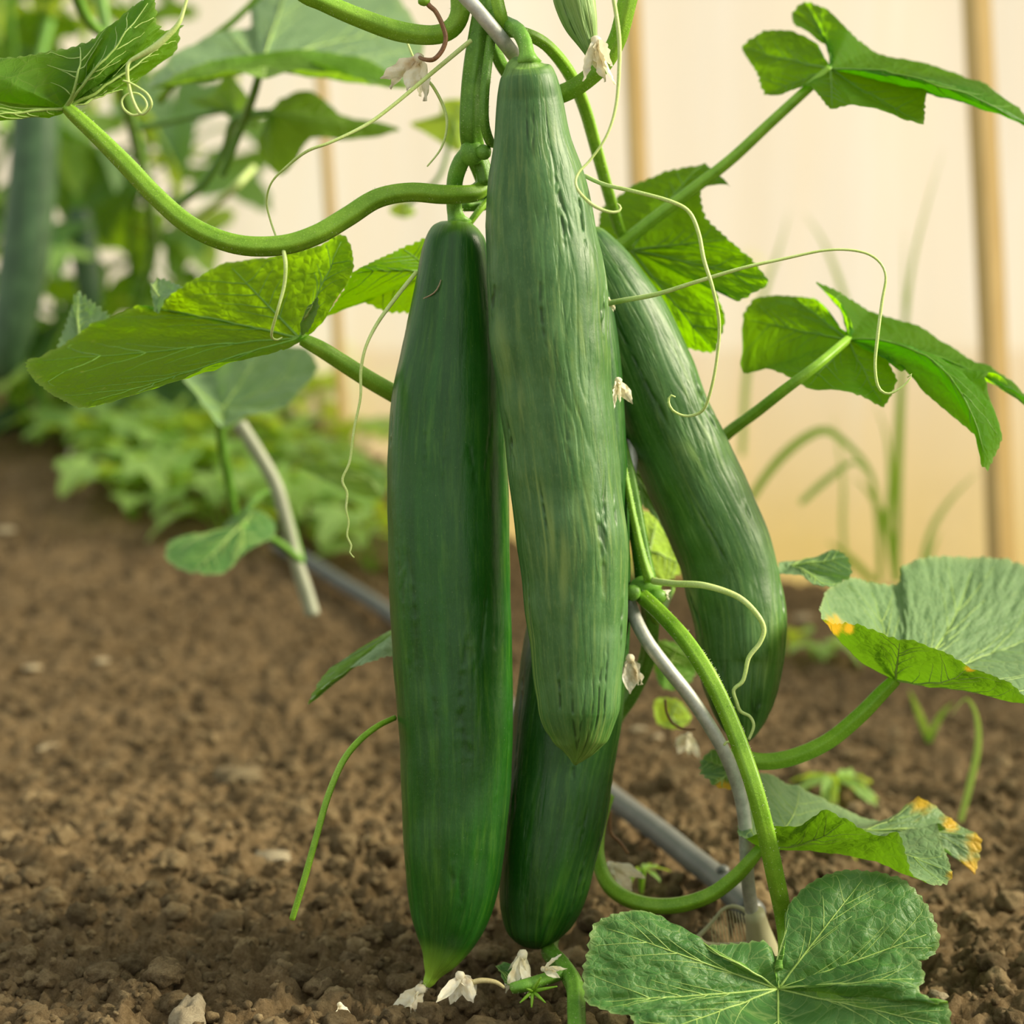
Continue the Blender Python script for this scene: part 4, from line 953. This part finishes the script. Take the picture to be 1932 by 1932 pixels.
# ribbed mesh flap beside the rod foot
e = thing('mesh_clip', P(1380, 1790, 1.10), 'beige ribbed plastic mesh flap at the foot of the metal rod', 'clip')
tube('rim', [(1316, 1768, 1.09, 9), (1330, 1755, 1.09, 8), (1348, 1735, 1.09, 7), (1364, 1716, 1.09, 7), (1385, 1710, 1.09, 8), (1410, 1722, 1.085, 9), (1425, 1750, 1.08, 10), (1445, 1780, 1.08, 12)], M['sleeve'], e, seg=8)
tube('rim', [(1316, 1768, 1.09, 14), (1330, 1782, 1.09, 12), (1380, 1784, 1.09, 12), (1445, 1780, 1.08, 14)], M['sleeve'], e, seg=8)
for k in range(13):
    t_ = k / 12.0
    a_ = (1340 + 70 * t_, 1750 - 32 * math.sin(math.pi * (0.18 + 0.62 * t_)), 1.093, 1.6)
    tube('rib', [a_, (1346 + 78 * t_, 1784, 1.09, 1.8)], M['sleeve'], e, seg=5, n=6)
# drip pipe lying on the bed
def pipe_pts():
    out = []
    for px, py in [(1420, 1762), (1350, 1694), (1300, 1654), (1250, 1610), (1200, 1573), (1150, 1535), (1050, 1450), (900, 1310), (760, 1200), (690, 1150), (640, 1122), (590, 1088), (520, 1050)]:
        q, d = G(px, py); out.append([q[0], q[1], float(H0(q[0], q[1])) + 0.012])
    return np.array(out)
pp = pipe_pts()
t = np.linspace(0, len(pp) - 1, 90); i0 = np.clip(t.astype(int), 0, len(pp) - 2); f_ = (t - i0)[:, None]
cl = pp[i0] * (1 - f_) + pp[i0 + 1] * f_
for _ in range(6): cl[1:-1] = (cl[:-2] + cl[2:] + 2 * cl[1:-1]) / 4
e = thing('irrigation_pipe', cl[0], 'dark grey irrigation pipe running across the soil behind the cucumbers', 'pipe')
tube('hose', (cl, np.full(len(cl), 0.0078)), M['pipe'], e, seg=18, world=True)
for k in (6, 60):
    v0, f0 = ICO
    link_mesh('emitter', v0 * np.array([0.004, 0.004, 0.003]) + cl[k] + np.array([0, 0, 0.0085]), f0, M['pipe'], e)
# pale stake bent over at left
cc, rr = tube_px([(452, 800, 1.5, 26), (490, 860, 1.5, 26), (520, 915, 1.5, 26), (538, 975, 1.5, 25), (556, 1050, 1.5, 26), (575, 1110, 1.5, 28), (590, 1160, 1.5, 28)], 40)
e = thing('support_rod', cc[-1], 'pale blurred bent rod on the left of the bed behind the cucumbers', 'rod')
tube('rod_wire', (cc, rr), M['stake'], e, seg=14, world=True)

# ------------------------------------------------------------------ generic leaves for the plants further off
def generic_leaf(seed, lobes=5, fold=0.25, droop=0.35):
    """unit leaf: joint at the origin, tip along +X, upper side +Z; returns mesh"""
    r = np.random.RandomState(seed)
    nth, nr = 96, 14
    th = np.linspace(-math.pi, math.pi, nth, endpoint=False)
    if lobes:
        rad = 0.72 + 0.20 * np.cos(lobes * th * 0.98) * np.cos(th / 2) ** 0.4 + 0.12 * np.cos(th)
    else:
        rad = 0.30 / np.sqrt((np.cos(th) * 0.32) ** 2 + np.sin(th) ** 2)
    if lobes:
        rad = rad * (1 - 0.86 * np.exp(-((math.pi - np.abs(th)) / 0.16) ** 2))
    rad = rad * (1 + 0.03 * np.sin(th * 31) + 0.06 * pn(th * 1.5, th * 0, seed))
    rg = np.linspace(0, 1, nr)
    X = rg[:, None] * rad * np.cos(th); Yy = rg[:, None] * rad * np.sin(th)
    if not lobes: X = X + rg[:, None] * 0.0 + 0.9 * rg[:, None]
    Z = fold * np.abs(Yy) * (0.8 + 0.4 * r.rand()) - droop * (X ** 2) - 0.25 * droop * (Yy ** 2) * 2
    Z = Z + 0.05 * pn(X * 4 + seed, Yy * 4, seed) + 0.06 * rg[:, None] ** 2 * np.sin(th * (4 + r.randint(3)) + r.rand() * 6)
    v = np.stack([X, Yy, Z], -1).reshape(-1, 3)
    i = np.arange(nr - 1)[:, None] * nth; j = np.arange(nth)[None, :]; j2 = (j + 1) % nth
    f = np.stack([i + j, i + nth + j, i + nth + j2, i + j2], -1).reshape(-1, 4)
    me = bpy.data.meshes.new('leaf_blade')
    me.from_pydata(v.tolist(), [], f.tolist()); me.polygons.foreach_set('use_smooth', np.ones(len(f), bool))
    for an, av in (('flat', v * np.array([1, 1, 0]) * 0.08), ('rimf', None), ('yellow', None)):
        if av is not None:
            a = me.attributes.new(an, 'FLOAT_VECTOR', 'POINT'); a.data.foreach_set('vector', av.astype(np.float32).ravel())
    return me
LEAFM = {}
for mt in ('leaf_far', 'leaf_weed', 'leaf_grey'):
    for s_ in range(3):
        me = generic_leaf(30 + s_ * 7, 5, 0.15 + 0.2 * s_, 0.45); me.materials.append(M[mt]); LEAFM[(mt, s_)] = me
me = generic_leaf(77, 0, 0.5, 0.2); me.materials.append(M['leaf_weed']); LEAFM[('oval', 0)] = me

def gleaf(parent, pos, size, rx, rz, pitch, mesh, joint=None, jr=0.002, jm='stem'):
    """place one far leaf; joint = point on the stem that its petiole comes from"""
    o = bpy.data.objects.new('leaf', mesh); COL.objects.link(o)
    o.parent = parent
    base = wpos(parent)
    R = Matrix.Rotation(rz, 4, 'Z') @ Matrix.Rotation(pitch, 4, 'Y') @ Matrix.Rotation(rx, 4, 'X')
    Mx = Matrix.Translation(Vector(tuple(np.asarray(pos) - base))) @ R @ Matrix.Scale(size, 4)
    o.matrix_basis = Mx
    if joint is not None:
        W = Matrix.Translation(Vector(tuple(base))) @ Mx
        a = np.asarray(joint, float); b = np.asarray(pos, float)
        mid = (a + b) / 2 + np.array([0, 0, 0.18 * np.linalg.norm(b - a)])
        c_ = crs(np.array([a, mid, b]), 12)
        v, q_, t_ = tube_arrays(c_, np.linspace(jr, jr * 0.8, 12), 7)
        vv, ff = merge([(v, q_, t_)])
        p = link_mesh('petiole', vv, ff, M[jm])
        p.parent = o; p.matrix_parent_inverse = W.inverted()
    return o

def far_plant(px, py, d, height, nl, spread, label, seed, size=(0.05, 0.09), mats=('leaf_far', 'leaf_weed', 'leaf_far', 'leaf_grey'), z0=None, lean=(0, 0), ysp=1.0, sr=0.005):
    r = random.Random(seed)
    if d is None: q, d = G(px, py)
    else:
        q = P(px, py, d)
    base = np.array([q[0], q[1], float(H0(q[0], q[1]))]) if z0 is None else np.array([q[0], q[1], z0])
    e = thing('cucumber_plant', base, label, 'plant')
    k = 14
    pts = [base + np.array([lean[0] * i / k + r.uniform(-.012, .012), lean[1] * i / k + r.uniform(-.012, .012), height * i / (k - 1)]) for i in range(k)]
    pts = np.array(pts)
    c_ = crs(pts, 60)
    tube('stem', (c_, np.linspace(sr, sr * 0.7, 60)), M['stem_dark'], e, seg=10, ridge=.08, world=True)
    for i in range(nl):
        hfr = (i + r.random()) / nl
        j = c_[int(hfr * 59)]
        a = r.uniform(0, 2 * math.pi)
        dist = spread * r.uniform(0.35, 1.0)
        pos = j + np.array([math.cos(a) * dist, math.sin(a) * dist * ysp, r.uniform(-0.01, 0.06)])
        pos[1] = min(pos[1], wall_y(pos[0]) - 0.08)
        pos[2] = max(pos[2], float(H0(pos[0], pos[1])) + 0.05)
        m_ = LEAFM[(r.choice(mats), r.randrange(3))]
        gleaf(e, pos, r.uniform(*size), r.uniform(-.5, .5), a + r.uniform(-.6, .6), r.uniform(0.1, 0.9), m_, j, 0.0022)
    return e

# tall plants of the next row at left (denser the further left)
far_plant(20, 800, None, 0.95, 24, 0.13, 'blurred leafy cucumber plant at the far left edge of the picture', 1, (0.05, 0.095))
far_plant(175, 795, None, 0.95, 26, 0.14, 'blurred leafy cucumber plant second from the left edge', 2, (0.05, 0.095))
far_plant(270, 800, None, 0.85, 16, 0.11, 'blurred leafy cucumber plant third from the left edge', 3, (0.045, 0.085))
far_plant(100, 775, None, 1.0, 24, 0.16, 'deepest blurred leafy cucumber plant at the far left', 5, (0.04, 0.08), ('leaf_far', 'leaf_weed', 'leaf_far'))

far_plant(340, 800, None, 0.45, 14, 0.10, 'low blurred leafy plant behind the mid left leaf', 6, (0.035, 0.06), ('leaf_weed', 'leaf_far'))
far_plant(60, 830, None, 0.95, 18, 0.12, 'bright blurred plant just behind the large dark blurred cucumber', 8, (0.05, 0.085), ('leaf_weed', 'leaf_far'), ysp=0.5)
# blurred leaves reaching in front of the wall, upper left
fp = thing('cucumber_plant', P(285, 830, 2.55), 'blurred cucumber plant with broad leaves in front of the wall, upper left', 'plant')
tube('stem', [(285, 830, 2.55, 20), (262, 600, 2.3, 20), (290, 450, 2.0, 20), (250, 240, 1.7, 22), (210, 100, 1.6, 22), (180, -60, 1.6, 22)], M['stem_dark'], fp)
def fleaf(c, rays, mat, face, pet=None, seed=0, petmat='stem_dark', label=None, **k):
    return leaf(c, rays, M[mat], fp, face, petiole=pet, petmat=petmat, seed=seed, nr=16, tooth=.01, vr=.0009, nth=len(rays) * 10, label=label, **k)
fleaf((492, 128, 1.36), [(285, 168, 1.34, 1, (400, 132, 1.34)), (318, 112, 1.38), (370, 78, 1.42), (425, 60, 1.44, 1), (470, 48, 1.47), (478, -20, 1.52), (560, -70, 1.56, 1), (680, -60, 1.56), (745, -10, 1.52), (800, 70, 1.45, 1, (640, 80, 1.42)), (778, 160, 1.34, 1, (620, 112, 1.36)), (735, 158, 1.32), (680, 148, 1.31), (640, 126, 1.32, 0), (590, 118, 1.33), (540, 118, 1.34)],
      'leaf_grey', 'top', [(420, 330, 1.45, 14), (455, 240, 1.42, 15), (478, 180, 1.38, 16), (492, 130, 1.36, 14)], 31, label='blurred broad grey-green leaf at the top, left of the stem')
fleaf((500, 128, 1.33), [(320, 150, 1.32), (285, 168, 1.32, 1), (360, 150, 1.31), (430, 132, 1.31), (500, 150, 1.31, 1), (560, 128, 1.31), (640, 138, 1.30), (700, 158, 1.30, 1), (772, 162, 1.31), (700, 118, 1.33), (600, 92, 1.34), (520, 100, 1.34), (400, 112, 1.34)], 'leaf_far', 'under', None, 32)
fleaf((504, 212, 1.45), [(520, 250, 1.45), (490, 262, 1.45), (497, 300, 1.44, 1), (528, 330, 1.43), (560, 300, 1.43), (590, 262, 1.43), (660, 262, 1.42), (752, 246, 1.42, 1), (690, 226, 1.44), (640, 212, 1.45, 1), (612, 190, 1.46), (580, 170, 1.46, 1), (540, 182, 1.46), (515, 205, 1.45), (525, 225, 1.45)],
      'leaf_far', 'under', [(330, 388, 1.55, 16), (385, 345, 1.52, 16), (425, 280, 1.5, 16), (445, 225, 1.47, 17), (504, 212, 1.45, 14)], 33, label='blurred lobed leaf under the broad one, lit through')
fleaf((440, 205, 1.5), [(380, 200, 1.5), (355, 188, 1.5), (400, 178, 1.5, 1), (425, 140, 1.5), (445, 150, 1.5, 1), (470, 185, 1.49), (490, 240, 1.48, 1), (450, 240, 1.48), (420, 212, 1.49)], 'leaf_far', 'top', [(262, 242, 1.58, 12), (350, 222, 1.54, 12), (440, 205, 1.5, 11)], 34)
fleaf((856, 225, 1.55), [(800, 250, 1.55), (775, 232, 1.55), (830, 215, 1.55, 1), (835, 190, 1.55), (880, 190, 1.55, 1), (885, 240, 1.55), (870, 285, 1.55, 1), (850, 280, 1.55)], 'leaf_weed', 'under', [(770, 385, 1.55, 8), (830, 330, 1.55, 8), (856, 225, 1.55, 7)], 35, label='small bright blurred leaf between stem and dried blossom')
fleaf((765, 395, 1.6), [(735, 392, 1.6), (760, 378, 1.6, 1), (785, 400, 1.6), (765, 412, 1.6, 1), (740, 405, 1.6)], 'leaf_weed', 'under', None, 36)
tube('side_shoot', [(350, 420, 2.2, 14), (420, 375, 1.72, 14), (480, 315, 1.7, 12)], M['tendril'], fp)
tube('side_shoot', [(300, 190, 1.5, 18), (380, 90, 1.46, 15), (440, 40, 1.44, 13), (492, -10, 1.42, 12)], M['stem'], fp)
tube('side_shoot', [(140, -20, 1.4, 24), (160, 30, 1.42, 22), (190, 62, 1.45, 20), (215, 75, 1.5, 16)], M['stem_dark'], fp)
fleaf((420, 770, 1.42), [(335, 700, 1.46), (352, 716, 1.42, 1), (385, 770, 1.38), (420, 800, 1.37, 1), (470, 780, 1.37), (540, 768, 1.37, 1), (572, 730, 1.38), (598, 690, 1.40, 1), (572, 655, 1.43), (500, 650, 1.45, 1), (440, 672, 1.46), (400, 700, 1.47)], 'leaf_grey', 'top', [(446, 985, 1.5, 17), (430, 900, 1.47, 17), (416, 820, 1.44, 17), (420, 772, 1.42, 14)], 37, label='blurred grey-green leaf on its own stem below the mid left leaf')
fleaf((455, 990, 1.45), [(520, 990, 1.47), (480, 960, 1.48, 1), (440, 975, 1.48), (400, 1005, 1.47), (325, 1018, 1.45, 1), (312, 1050, 1.42), (360, 1082, 1.40, 1), (420, 1080, 1.40), (462, 1040, 1.42, 1), (510, 1020, 1.45)], 'leaf_low', 'top', [(570, 1060, 1.5, 14), (520, 1020, 1.48, 14), (455, 990, 1.45, 12)], 38, label='blurred curled dark leaf lying on the soil')
tube('side_shoot', [(446, 985, 1.5, 15), (500, 930, 1.52, 13), (540, 960, 1.52, 12), (570, 1060, 1.5, 13)], M['stem_dark'], fp)
fleaf((700, 905, 1.5), [(730, 900, 1.5), (720, 940, 1.5, 1), (660, 930, 1.5), (600, 900, 1.5, 1), (560, 878, 1.5), (620, 872, 1.5, 1), (690, 876, 1.5)], 'leaf_far', 'top', None, 39)

# dark blurred fruit at left
cucumber([(70, 150, 2.2, 10), (70, 158, 2.2, 36), (68, 200, 2.2, 43), (64, 300, 2.2, 45), (56, 400, 2.2, 46), (44, 500, 2.2, 46), (28, 600, 2.2, 42), (14, 670, 2.2, 32), (6, 705, 2.2, 18), (2, 720, 2.2, 4)], M['skin_far'],
         'large dark blurred cucumber hanging near the left edge', [(95, 40, 2.25, 16), (80, 100, 2.22, 16), (70, 155, 2.2, 24)], 11, 0.0003, nseg=64, nring=80, hair=False)
cucumber([(148, 390, 2.4, 8), (149, 396, 2.4, 20), (152, 420, 2.4, 25), (160, 480, 2.4, 26), (168, 540, 2.4, 24), (174, 580, 2.4, 16), (177, 598, 2.4, 4)], M['skin_far'],
         'smaller dark blurred cucumber right of the large one at left', [(135, 300, 2.42, 12), (145, 350, 2.41, 12), (148, 394, 2.4, 16)], 12, 0.0003, nseg=64, nring=80, hair=False)
cucumber([(150, 700, 2.45, 6), (151, 708, 2.45, 18), (154, 750, 2.45, 22), (158, 800, 2.45, 21), (160, 830, 2.45, 12), (160, 842, 2.45, 3)], M['skin_far'],
         'short blurred cucumber ending in a white blossom at far left', [(150, 620, 2.47, 10), (150, 704, 2.45, 12)], 13, 0.0003, nseg=48, nring=60, hair=False)
cucumber([(-30, 812, 2.5, 6), (-24, 808, 2.5, 18), (10, 795, 2.5, 22), (45, 780, 2.5, 20), (62, 772, 2.5, 8)], M['skin_far'],
         'blurred cucumber resting on the soil at the left edge', None, 14, 0.0003, nseg=48, nring=60, hair=False)

# ------------------------------------------------------------------ small weeds and seedlings on the bed
def weed(px, py, n, size, label, seed, oval=False, group=None, hgt=0.05, up=0.0):
    r = random.Random(seed)
    q, d = G(px, py)
    base = np.array([q[0], q[1], float(H(q[0], q[1])) - 0.002])
    e = thing('weed', base, label, 'weed', group)
    for i in range(n):
        a = 2 * math.pi * i / n + r.uniform(-.4, .4)
        rad = size * r.uniform(0.8, 2.2) if not oval else size * 0.25
        pos = base + np.array([math.cos(a) * rad, math.sin(a) * rad, hgt * r.uniform(0.4, 1.0) + up])
        pos[2] = max(pos[2], float(H0(pos[0], pos[1])) + 0.012)
        m_ = LEAFM[('oval', 0)] if oval else LEAFM[('leaf_weed', r.randrange(3))]
        gleaf(e, pos, size * r.uniform(0.7, 1.2), r.uniform(-.3, .3), a, r.uniform(-.2, .5), m_, base, 0.0010, 'stem')
    return e
wlab = {(130, 830): 'leftmost bright low weed, under the white blossom at far left', (190, 850): 'low pale weed just right of the far left white blossom', (245, 905): 'low weed at the near rim of the far left weed patch',
        (310, 945): 'yellow-green weed nearest the curled dark leaf', (350, 850): 'bright weed below the blurred grey-green leaf', (280, 800): 'bright weed under the mid left leaf', (400, 900): 'weed at the foot of the grey-green leaf stem',
        (600, 920): 'bright weed right of the pale bent rod', (650, 880): 'yellow-green weed close to the left cucumber, above the others', (690, 960): 'weed touching the edge of the left cucumber', (640, 1020): 'yellowish weed above the irrigation pipe',
        (700, 1070): 'lowest blurred weed beside the left cucumber', (230, 760): 'taller weed beside the short blurred cucumber', (430, 760): 'weed behind the blurred grey-green leaf', (560, 790): 'weed behind the top of the pale bent rod', (480, 840): 'weed between grey-green leaf and pale rod',
        (380, 960): 'weed just above the curled dark leaf', (270, 870): 'minty weed in the middle of the far left patch', (450, 900): 'weed left of the foot of the pale bent rod', (520, 1000): 'weed between the curled dark leaf and the pale rod', (250, 960): 'lowest weed at the rim of the far left patch', (430, 1010): 'weed directly behind the curled dark leaf', (560, 1010): 'weed at the lower end of the pale bent rod', (330, 740): 'weed half hidden by the mid left leaf', (690, 800): 'weed between the petiole and the left cucumber', (200, 690): 'high weed among the far left plants', (620, 740): 'weed just under the petiole of the mid left leaf'}
for i, ((px, py), lb) in enumerate(wlab.items()):
    weed(px, py, 9, 0.032, lb, 60 + i, group='low blurred weeds at left', hgt=0.075)
weed(1575, 1500, 8, 0.017, 'small green seedling on the soil above the low folded leaf', 90, True, hgt=0.012)
weed(1550, 1600, 4, 0.014, 'tiny weed on the soil under the low folded leaf', 91, True, hgt=0.008)
weed(1240, 1090, 8, 0.020, 'pale weed behind the stem joint, left of the curved cucumber', 92, hgt=0.04)
weed(1210, 1680, 5, 0.009, 'tiny weed beside the irrigation pipe', 93, True, hgt=0.008)
weed(1545, 1240, 7, 0.018, 'small yellowish weed on the soil left of the cupped leaf', 94, hgt=0.03)
weed(1360, 720, 5, 0.05, 'pale blurred weed behind the curved cucumber', 95, hgt=0.3, up=0.1)

# ------------------------------------------------------------------ grass by the wall
def blade_mesh(spec, w, seed=0):
    s = crs(np.asarray(spec, float), 26)
    c = P(s[:, 0], s[:, 1], s[:, 2]); t, n, b = frames(c)
    u = np.linspace(0, 1, 26)[:, None]
    wd = w * (0.55 + 0.45 * np.sin(np.pi * np.clip(u * 0.9 + 0.15, 0, 1))) * (1 - u ** 4 * 0.95)
    side = b * 0.85 + n * 0.25
    v = np.stack([c - side * wd, c - n * wd * 0.35, c + side * wd], 1).reshape(-1, 3)
    i = np.arange(25)[:, None] * 3; j = np.arange(2)[None, :]
    return v, np.stack([i + j, i + j + 1, i + 3 + j + 1, i + 3 + j], -1).reshape(-1, 4)
def tuft(label, blades):
    base = P(*blades[0][0][0][:3])
    e = thing('grass_tuft', base, label, 'grass')
    for spec, w, mt in blades:
        v, f = blade_mesh(spec, w)
        link_mesh('blade', v, f, M[mt], e)
g = 'grass'; gp = 'grass_pale'
tuft('tall thin grass blades rising in front of the plastic wall', [
    ([(1695, 1100, 2.1), (1690, 900, 2.1), (1700, 700, 2.1), (1718, 520, 2.1), (1745, 400, 2.1), (1782, 275, 2.1)], .0035, g),
    ([(1693, 1100, 2.1), (1700, 850, 2.1), (1706, 650, 2.1), (1706, 540, 2.1), (1704, 430, 2.1)], .0028, g),
    ([(1690, 1098, 2.08), (1684, 1040, 2.08), (1668, 980, 2.08), (1640, 930, 2.08), (1610, 900, 2.08)], .0055, g),
    ([(1690, 1098, 2.05), (1676, 1000, 2.05), (1680, 900, 2.05), (1672, 820, 2.05), (1650, 760, 2.05)], .004, g),
    ([(1660, 1100, 2.1), (1660, 1040, 2.1), (1655, 960, 2.1), (1640, 890, 2.1), (1600, 845, 2.1), (1560, 815, 2.1)], .004, g),
    ([(1650, 1100, 2.1), (1600, 1050, 2.1), (1560, 1020, 2.1)], .005, g),
    ([(1600, 1100, 2.15), (1590, 1000, 2.15), (1590, 900, 2.15), (1570, 780, 2.15)], .0028, gp)])
tuft('arching grass blades right of the curved cucumber', [
    ([(1415, 945, 1.9), (1440, 905, 1.9), (1475, 862, 1.9), (1520, 825, 1.9), (1560, 812, 1.9), (1600, 840, 1.9), (1640, 885, 1.9), (1656, 945, 1.9)], .0052, g),
    ([(1510, 950, 1.95), (1560, 905, 1.95), (1610, 872, 1.95), (1640, 900, 1.95)], .0042, gp)])
tuft('faint pale grass blades behind the two right leaves', [
    ([(1400, 860, 2.15), (1410, 700, 2.15), (1440, 560, 2.15), (1470, 470, 2.15), (1490, 395, 2.15)], .0045, gp),
    ([(1620, 700, 2.15), (1600, 590, 2.15), (1580, 520, 2.15), (1550, 450, 2.15), (1515, 400, 2.15)], .0035, gp)])
tuft('thin grass blade leaning toward the timber post', [
    ([(1735, 1110, 2.05), (1745, 1040, 2.05), (1765, 985, 2.05), (1800, 935, 2.05), (1850, 885, 2.05)], .0035, gp),
    ([(1750, 1110, 2.05), (1755, 1050, 2.05), (1775, 1000, 2.05)], .003, gp)])
q, d_ = G(1812, 1545)
tuft('bent pale grass blade on the soil right of the low folded leaf', [
    ([(1812, 1550, d_), (1830, 1480, d_), (1845, 1410, d_), (1842, 1350, d_), (1822, 1318, d_), (1795, 1350, d_)], .0028, gp)])
q, d_ = G(1750, 1400)
tuft('short yellowing grass blade on the soil under the cupped leaf', [
    ([(1755, 1400, d_), (1735, 1350, d_), (1715, 1300, d_)], .0035, g), ([(1750, 1400, d_), (1775, 1350, d_), (1800, 1325, d_)], .003, g)])
